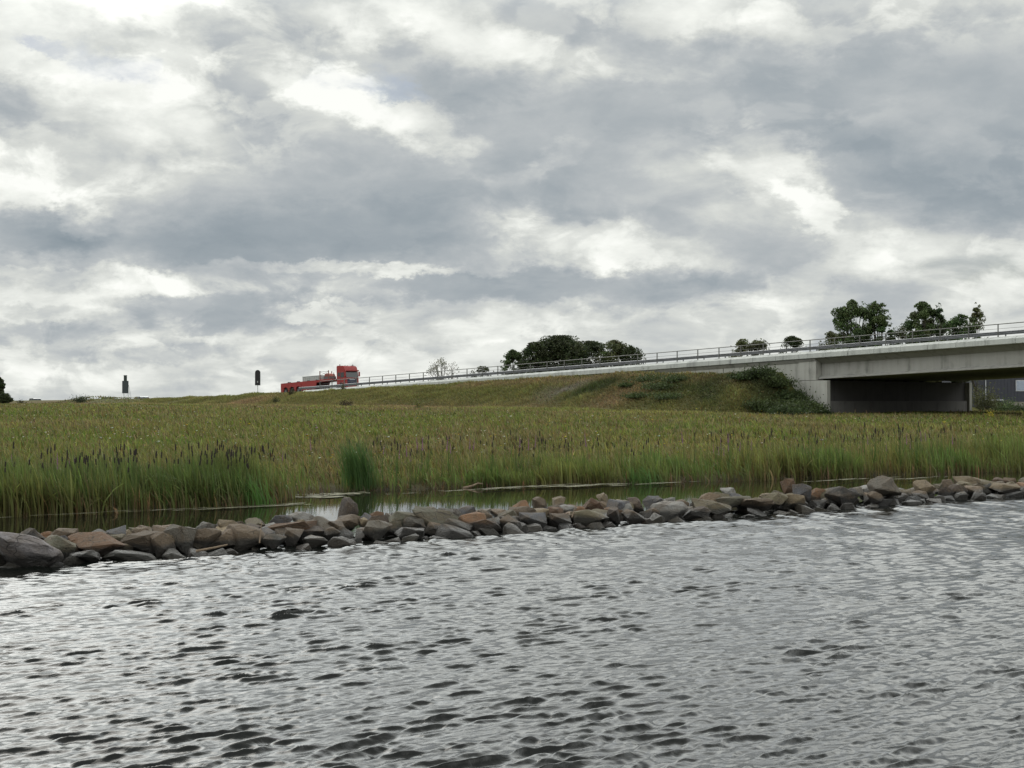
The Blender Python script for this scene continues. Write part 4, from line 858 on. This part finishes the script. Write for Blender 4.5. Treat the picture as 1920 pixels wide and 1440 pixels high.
# ------------------------------------------------------------------ trees and shrubs
M_BARK = simple('bark', (.05,.042,.034), .9, 0, .3, 5)
def tree(name, label, cat, px, ytop, wpx, Y, colr, leaves=5200, size=.30, group=None, crown_low=.30, sparse=1.0, lobes=26, seed=1, base=None, fill=.6, gapk=.43):
    r = np.random.default_rng(seed); X = (px-960)/F*Y; zg = float(ground(X, Y)) if base is None else base; H = zat(ytop, Y)-zg; W = wpx*Y/F/2
    W *= 1.08; leaves *= 2.6; size *= 1.0; t = empty(name, (X, Y, zg)); prop(t, label, cat, group); tk = MB(); tips = []
    trunk_top = H*.55; r0 = max(.08, H*.018); p = Vector((0,0,-.3)); nodes = [p]
    for k in range(1, 5):
        q = Vector((r.normal(0, .02)*H, r.normal(0, .02)*H, trunk_top*k/4)); tk.tube(p, q, r0*(1-.16*(k-1)), r0*(1-.16*k), 8); p = q; nodes.append(q)
    for k in range(lobes):
        a = r.uniform(0, 2*math.pi); f = math.sqrt(r.uniform(.0, 1)); zz = crown_low+(1-crown_low)*r.uniform(0, 1)
        e = (zz-crown_low)/(1-crown_low); prof = math.sqrt(max(.06, 1-((e-.5)/.52)**2)); rad = W*(.25+.75*f)*prof*.84
        tips.append(Vector((rad*math.cos(a), rad*math.sin(a)*.9, H*zz*.95)))
    tips.append(Vector((r.normal(0,.1)*W, 0, H*.93))); tips.append(Vector((r.normal(0,.3)*W, 0, H*.88)))
    for tp in tips:
        st = nodes[min(4, 1+int(4*min(.99, max(0, (tp.z/H-.15)))))]; mid = st.lerp(tp, .5)+Vector((0,0,-.05*H*r.uniform(0,1))); tk.tube(st, mid, r0*.40, r0*.22, 5); tk.tube(mid, tp, r0*.22, r0*.06, 5)
        for _ in range(3): tk.tube(mid.lerp(tp, r.uniform(.2,.9)), tp+Vector(r.normal(0, .12, 3))*W, r0*.10, r0*.03, 4)
    tk.build('trunk', M_BARK, t)
    T = np.array([tp[:] for tp in tips]); n = int(leaves*sparse); i = r.integers(0, len(T), n); spread = np.clip(W*r.uniform(.16, .40, len(T)), .45, 2.2)[i]
    d = r.normal(size=(n,3)); d /= np.linalg.norm(d, axis=1)[:, None]; P = T[i]+d*(spread*r.uniform(.15, 1, n)**.6)[:, None]*np.array([1,1,.75]); P[:, 2] = np.minimum(P[:, 2], H)
    if fill > 0:      # leaves all through the crown, thinned where a clump noise leaves gaps
        k = r.random(n) < fill; m_ = int(k.sum()); e = r.uniform(0, 1, m_); pr = np.sqrt(np.clip(1-((e-.5)/.5)**2, .02, 1)); aa = r.uniform(0, 6.283, m_); rr_ = np.sqrt(r.uniform(0, 1, m_))*pr*W*(.50+.85*vnoise(aa*1.6+seed, e*5.0, 1.0, seed+7))
        Q = np.stack([rr_*np.cos(aa), rr_*np.sin(aa), H*(crown_low+(1-crown_low)*e)], 1); g = vnoise(Q[:, 0]+seed*3.1, Q[:, 2], max(.9, W*.22), seed) ; idx = np.nonzero(k)[0]; g = .55*g+.45*vnoise(Q[:, 0]-Q[:, 1]*.4, Q[:, 2]+seed, max(.45, W*.09), seed+3); ok = g > gapk; P[idx[ok]] = Q[ok]
    a = r.normal(size=(n,3)); a /= np.linalg.norm(a, axis=1)[:, None]; b = np.cross(a, r.normal(size=(n,3))); b /= np.linalg.norm(b, axis=1)[:, None]
    s = (size*r.uniform(.5, 1.25, n))[:, None]; V = np.stack([P-a*s*.6, P+b*s*.28, P+a*s*.6, P-b*s*.28], 1).reshape(-1, 3)
    lobec = np.asarray(colr)*(r.uniform(.75, 1.3, (len(T),1)))*(1+r.normal(0, .08, (len(T),3))); c = np.clip(lobec[i]*(1+r.normal(0, .32, (n,1))), .003, 1)
    f4 = (np.arange(n)*4)[:, None]+np.array([[0,1,2,3]]); link('crown', np_mesh('crown', V, None, f4.astype(np.int32), np.repeat(c, 4, 0), M_LEAF), t); return t
DG = (.038,.050,.020); MG = (.066,.096,.036); OG = (.082,.090,.038)
far = 'trees behind the road'
tree('bare_tree','pale nearly leafless tree with fine twigs behind the ramp','tree',830,668,62,270,(.17,.17,.14),700,.24,None,.3,1,46,3,None,0)
tree('shrub','low loose shrub behind the ramp right of the pale bare tree','shrub',902,687,52,255,(.06,.065,.03),700,.3,None,.2,1,14,4)
tree('broadleaf_tree','small round tree at the left end of the dark tree group','tree',962,656,44,250,MG,4200,.32,far,.25,1,20,5)
tree('broadleaf_tree','largest dark domed tree of the group behind the ramp','tree',1050,630,112,250,DG,15000,.36,far,.12,1,46,6)
tree('broadleaf_tree','dark tree with gaps on the left shoulder of the large domed one','tree',1005,642,66,247,DG,5000,.36,far,.15,1,26,7)
tree('broadleaf_tree','lower dark tree right of the large domed one','tree',1108,640,104,255,DG,8000,.36,far,.12,1,34,8)
tree('broadleaf_tree','airy tree with thin top at the right end of the dark group','tree',1152,638,74,252,OG,3600,.34,far,.15,1,28,9,None,.45,.52)
tree('broadleaf_tree','small low tree tapering off the dark group above the railing','tree',1184,648,54,250,DG,3600,.34,far,.15,1,20,10)
tree('broadleaf_tree','small ragged tree above the guard rail left of the bridge joint','tree',1388,636,60,230,OG,2600,.30,far,.02,1,20,11,None,.3,.52)
tree('broadleaf_tree','small twin-topped tree right of the small ragged one','tree',1424,635,64,232,OG,2600,.30,far,.02,1,20,12,None,.3,.52)
tree('broadleaf_tree','small dense dark clipped-looking tree near the bridge joint','tree',1486,630,54,225,DG,5200,.30,far,.02,1,22,13,None,.3,.52)
tree('shrub','loose bushy tree at the left foot of the tall birch-like pair','shrub',1560,621,56,215,OG,2600,.28,None,.3,1,18,14)
tree('broadleaf_tree','tall airy tree, left of the pair above the bridge','tree',1600,562,72,200,MG,5600,.30,far,.35,1,34,15,None,.45,.52)
tree('broadleaf_tree','tall fuller tree, right of the pair above the bridge','tree',1645,565,62,200,MG,6500,.30,far,.32,1,30,16,None,.45,.52)
tree('shrub','thin low willow scrub between the tall pair and the dense tree','shrub',1692,606,50,200,(.075,.09,.035),1500,.26,None,.3,1,16,17,None,.2)
tree('broadleaf_tree','dense tree with two feathery tops, middle of the right-hand trees','tree',1730,566,66,195,MG,8500,.30,far,.3,1,34,18,None,.45,.52)
tree('broadleaf_tree','thin feathery tree leaning out right of the dense tree','tree',1762,568,30,195,(.05,.07,.035),1000,.28,far,.5,1,14,19,None,.15)
tree('broadleaf_tree','bushy tree low above the bridge railing at right','tree',1800,590,78,198,MG,7500,.30,far,.3,1,32,20,None,.45,.52)
tree('broadleaf_tree','slender tree with a tall loose top at the right end of the row','tree',1832,567,36,200,OG,2200,.28,far,.35,1,18,21,None,.45,.52)
tree('broadleaf_tree','dark tree cut by the left picture edge','tree',-4,706,22,255,DG,4200,.32,None,.1,1,22,22)
tree('shrub','clipped dark hedge bush at the far left below the edge tree','shrub',9,738,28,250,DG,2600,.22,None,.0,1,20,23)
# shrubs near the barn and on the slope
def shrub(name, label, px, v0, h, w, colr, n, size, seed, group=None, Y=None):
    if Y is None: x, y = px_v(px, v0)
    else: x, y = (px-960)/F*Y, Y
    r = np.random.default_rng(seed); zg = float(ground(x, y)); t = empty(name, (x, y, zg)); prop(t, label, 'shrub', group); st = MB(); k = 16; T = []
    for _ in range(k):
        a = r.uniform(0, 6.28); f = math.sqrt(r.uniform(0, 1)); tp = Vector((w*f*math.cos(a), w*f*math.sin(a)*.8, h*(1-.55*f*f)*r.uniform(.55, 1))); st.tube((0,0,-.15), tp, .03, .008, 4); T.append(tp[:])
        T.append((tp*.55)[:])
    st.build('stems', M_BARK, t); T = np.array(T); i = r.integers(0, len(T), n); P = T[i]+r.normal(size=(n,3))*np.array([w*.24, w*.24, h*.20]); P[:, 2] = np.abs(P[:, 2]); sp_ = r.random(n) < .12; P[sp_, 2] *= r.uniform(1.0, 1.7, int(sp_.sum()))
    a = r.normal(size=(n,3))+np.array([0,0,.8]); a /= np.linalg.norm(a, axis=1)[:, None]; b = np.cross(a, r.normal(size=(n,3))); b /= np.linalg.norm(b, axis=1)[:, None]; s = (size*r.uniform(.5, 1.2, n))[:, None]
    V = np.stack([P-a*s*.6, P+b*s*.25, P+a*s*.6, P-b*s*.25], 1).reshape(-1, 3); c = np.clip(np.asarray(colr)*(1+r.normal(0, .28, (n,1)))*r.uniform(.8, 1.25, (len(T),1))[i], .003, 1)
    f4 = (np.arange(n)*4)[:, None]+np.array([[0,1,2,3]]); link('foliage', np_mesh('foliage', V, None, f4.astype(np.int32), np.repeat(c, 4, 0), M_LEAF), t); return t
WD = (.036,.055,.017); g1 = 'dark weeds on the embankment nose'
for i, (px, v0, h, w, lab) in enumerate([(1522,-1.6,1.7,1.3,'dark bush hard against the foot of the abutment'),(1500,-1.5,2.3,1.6,'tall dark bush with spiky top beside the abutment'),(1482,-1.6,1.9,1.7,'dark bush on the nose edge left of the spiky bush'),(1455,-2.0,1.9,1.7,'dark bush on the upper slope below the wing wall'),(1430,-2.5,1.5,1.6,'dark bush where the wing wall fades into the slope'),(1400,-3.0,1.1,1.5,'lower dark bush on the upper slope, left of the wing wall bushes'),(1500,-5.0,1.6,1.9,'broad dark bush at the foot of the nose'),(1522,-3.6,1.3,1.2,'dark bush before the pale abutment block'),(1462,-5.2,1.5,1.9,'broad bush midway down the slope below the wing wall'),(1425,-5.5,1.2,1.8,'low bush midway down the slope, left of the broad ones'),(1540,-2.2,.8,.8,'small dark weed at the lower corner of the abutment'),(1480,-7.5,.9,1.7,'low bush at the toe of the nose')]):
    shrub('shrub', lab, px, v0, h*(.68 if v0 > -3.2 else .9), w*(.95 if v0 > -3.2 else 1.1), WD if i % 3 else (.048,.066,.021), 2200, .22, 200+i, g1)
for i, (px, v0, h, w, lab) in enumerate([(1215,-3.6,.8,1.6,'green weeds at the top of the bare soil patch'),(1240,-5.5,.8,1.7,'dark green weeds in the middle of the bare soil patch'),(1255,-8.0,.7,1.6,'dark green weeds at the lower right of the bare soil patch'),(1195,-8.0,.5,1.2,'low green weeds at the left foot of the bare soil patch'),(1268,-3.2,.7,1.3,'green weeds right of the bare soil patch near the top'),(1175,-5.2,.35,.7,'small sprout in the bare soil patch')]):
    shrub('weed_clump', lab, px, v0, h, w*1.3, (.052,.074,.024), 1300, .2, 230+i)
shrub('shrub','small brown dry bush alone on the slope below the lorry', 650, -19, .95, .75, (.045,.034,.018), 420, .20, 260)
shrub('shrub','tiny dark-green bush on the bank below the guard rail end', 518, -9, .8, .6, (.04,.045,.015), 260, .2, 261)
shrub('shrub','dark-green bush at the foot of the mound at far left', 150, -14, 1.0, 1.5, (.03,.042,.016), 700, .22, 262)
shrub('shrub','dark tuft on the bank left of the mound', 40, -12, .8, .8, (.045,.045,.02), 350, .2, 263)
shrub('shrub','yellow-green young bush in the meadow below the pale tree', 785, -24, .9, .5, (.11,.12,.03), 260, .16, 264)
shrub('shrub','brown weed tuft at the start of the edge beam', 547, -2.2, 1.0, .6, (.05,.045,.02), 300, .2, 265)
shrub('shrub','small green weed overhanging the edge beam near its lower end', 643, -1.0, .75, .4, (.06,.06,.025), 160, .18, 266)
shrub('shrub','olive bush at the right end of the underpass', 1848, 0, 2.8, 1.8, (.075,.08,.034), 2400, .22, 267, None, 179)
shrub('shrub','light green bush before the pink wall of the barn yard', 1883, 0, 1.5, 1.6, (.08,.115,.04), 1500, .22, 268, None, 184)
shrub('shrub','dark green bush at the right picture edge below the bridge', 1916, 0, 1.0, 1.5, (.045,.065,.025), 1200, .2, 269, None, 181)
shrub('ragwort','bright yellow flowering plant in the meadow right of the underpass', 1857, 0, .7, .4, (.36,.30,.03), 150, .11, 270, None, 128)

# ------------------------------------------------------------------ barn beyond the bridge
def barn():
    Y = 215.0; k = Y/F; X0 = (1822-960)*k; zg = float(ground(X0, Y)); t = empty('barn', (X0, Y, zg), R(6)); prop(t, 'dark blue-grey clad barn seen under the bridge at right', 'barn')
    M_CL = simple('dark_blue_cladding', (.030,.032,.046), .6, 0, .15, 2); M_WH = simple('white_trim', (.42,.43,.46), .5); M_RO = simple('grey_roof_sheet', (.10,.10,.11), .6); M_GL = simple('dark_glass', (.02,.024,.026), .08)
    m = MB().box(0,26,0,14,-.3,5.2)
    for q in np.arange(.4, 26, .5): m.box(q, q+.04, -.03, 0.0, .3, 5.2)
    m.build('wall', M_CL, t); MB().extrude_y([(-.3,0),(26.3,0),(26.3,.15),(-.3,.15)], -.4, 14.4).add([], []).build('roof', M_RO, t).location = (0,0,5.2)
    MB().tube((2.05,-.10,.95),(2.05,-.10,5.1),.075).build('downpipe', M_WH, t)
    w = MB().box(6.6,8.0,-.05,-.01,2.3,3.9).build('window', M_WH, t); MB().box(6.72,7.9,-.07,-.052,2.42,3.78).build('pane', simple('pale_pane', (.30,.34,.42), .2), w)
    d = MB().box(2.3,4.4,-.9,-.04,.95,1.12).build('canopy', M_WH, t); MB().box(2.9,4.2,-.05,-.035,-.2,.94).build('door', simple('dark_door', (.012,.012,.016), .5), t)
    x, y = (1925-960)/F*190, 190; w = empty('garden_wall', (x, y, float(ground(x, y))), R(5)); prop(w, 'low pink-brown brick wall before the dark barn', 'wall')
    def fn(tt, b, out):
        br = tt.node('ShaderNodeTexBrick'); tt.put(br.inputs['Vector'], obj_co(tt)); br.inputs['Color1'].default_value = (.25,.15,.12,1); br.inputs['Color2'].default_value = (.20,.12,.10,1); br.inputs['Mortar'].default_value = (.22,.2,.18,1); br.inputs['Scale'].default_value = 4
        tt.put(b.inputs['Base Color'], br.outputs[0]); b.inputs['Roughness'].default_value = .9
    MB().box(-2.2,8,0,.25,-.3,.95).build('brickwork', mat('pink_brick', fn), w); MB().box(-2.25,8,-.04,.29,.95,1.02).build('coping', simple('coping_stone', (.28,.24,.21), .8), w)
barn()
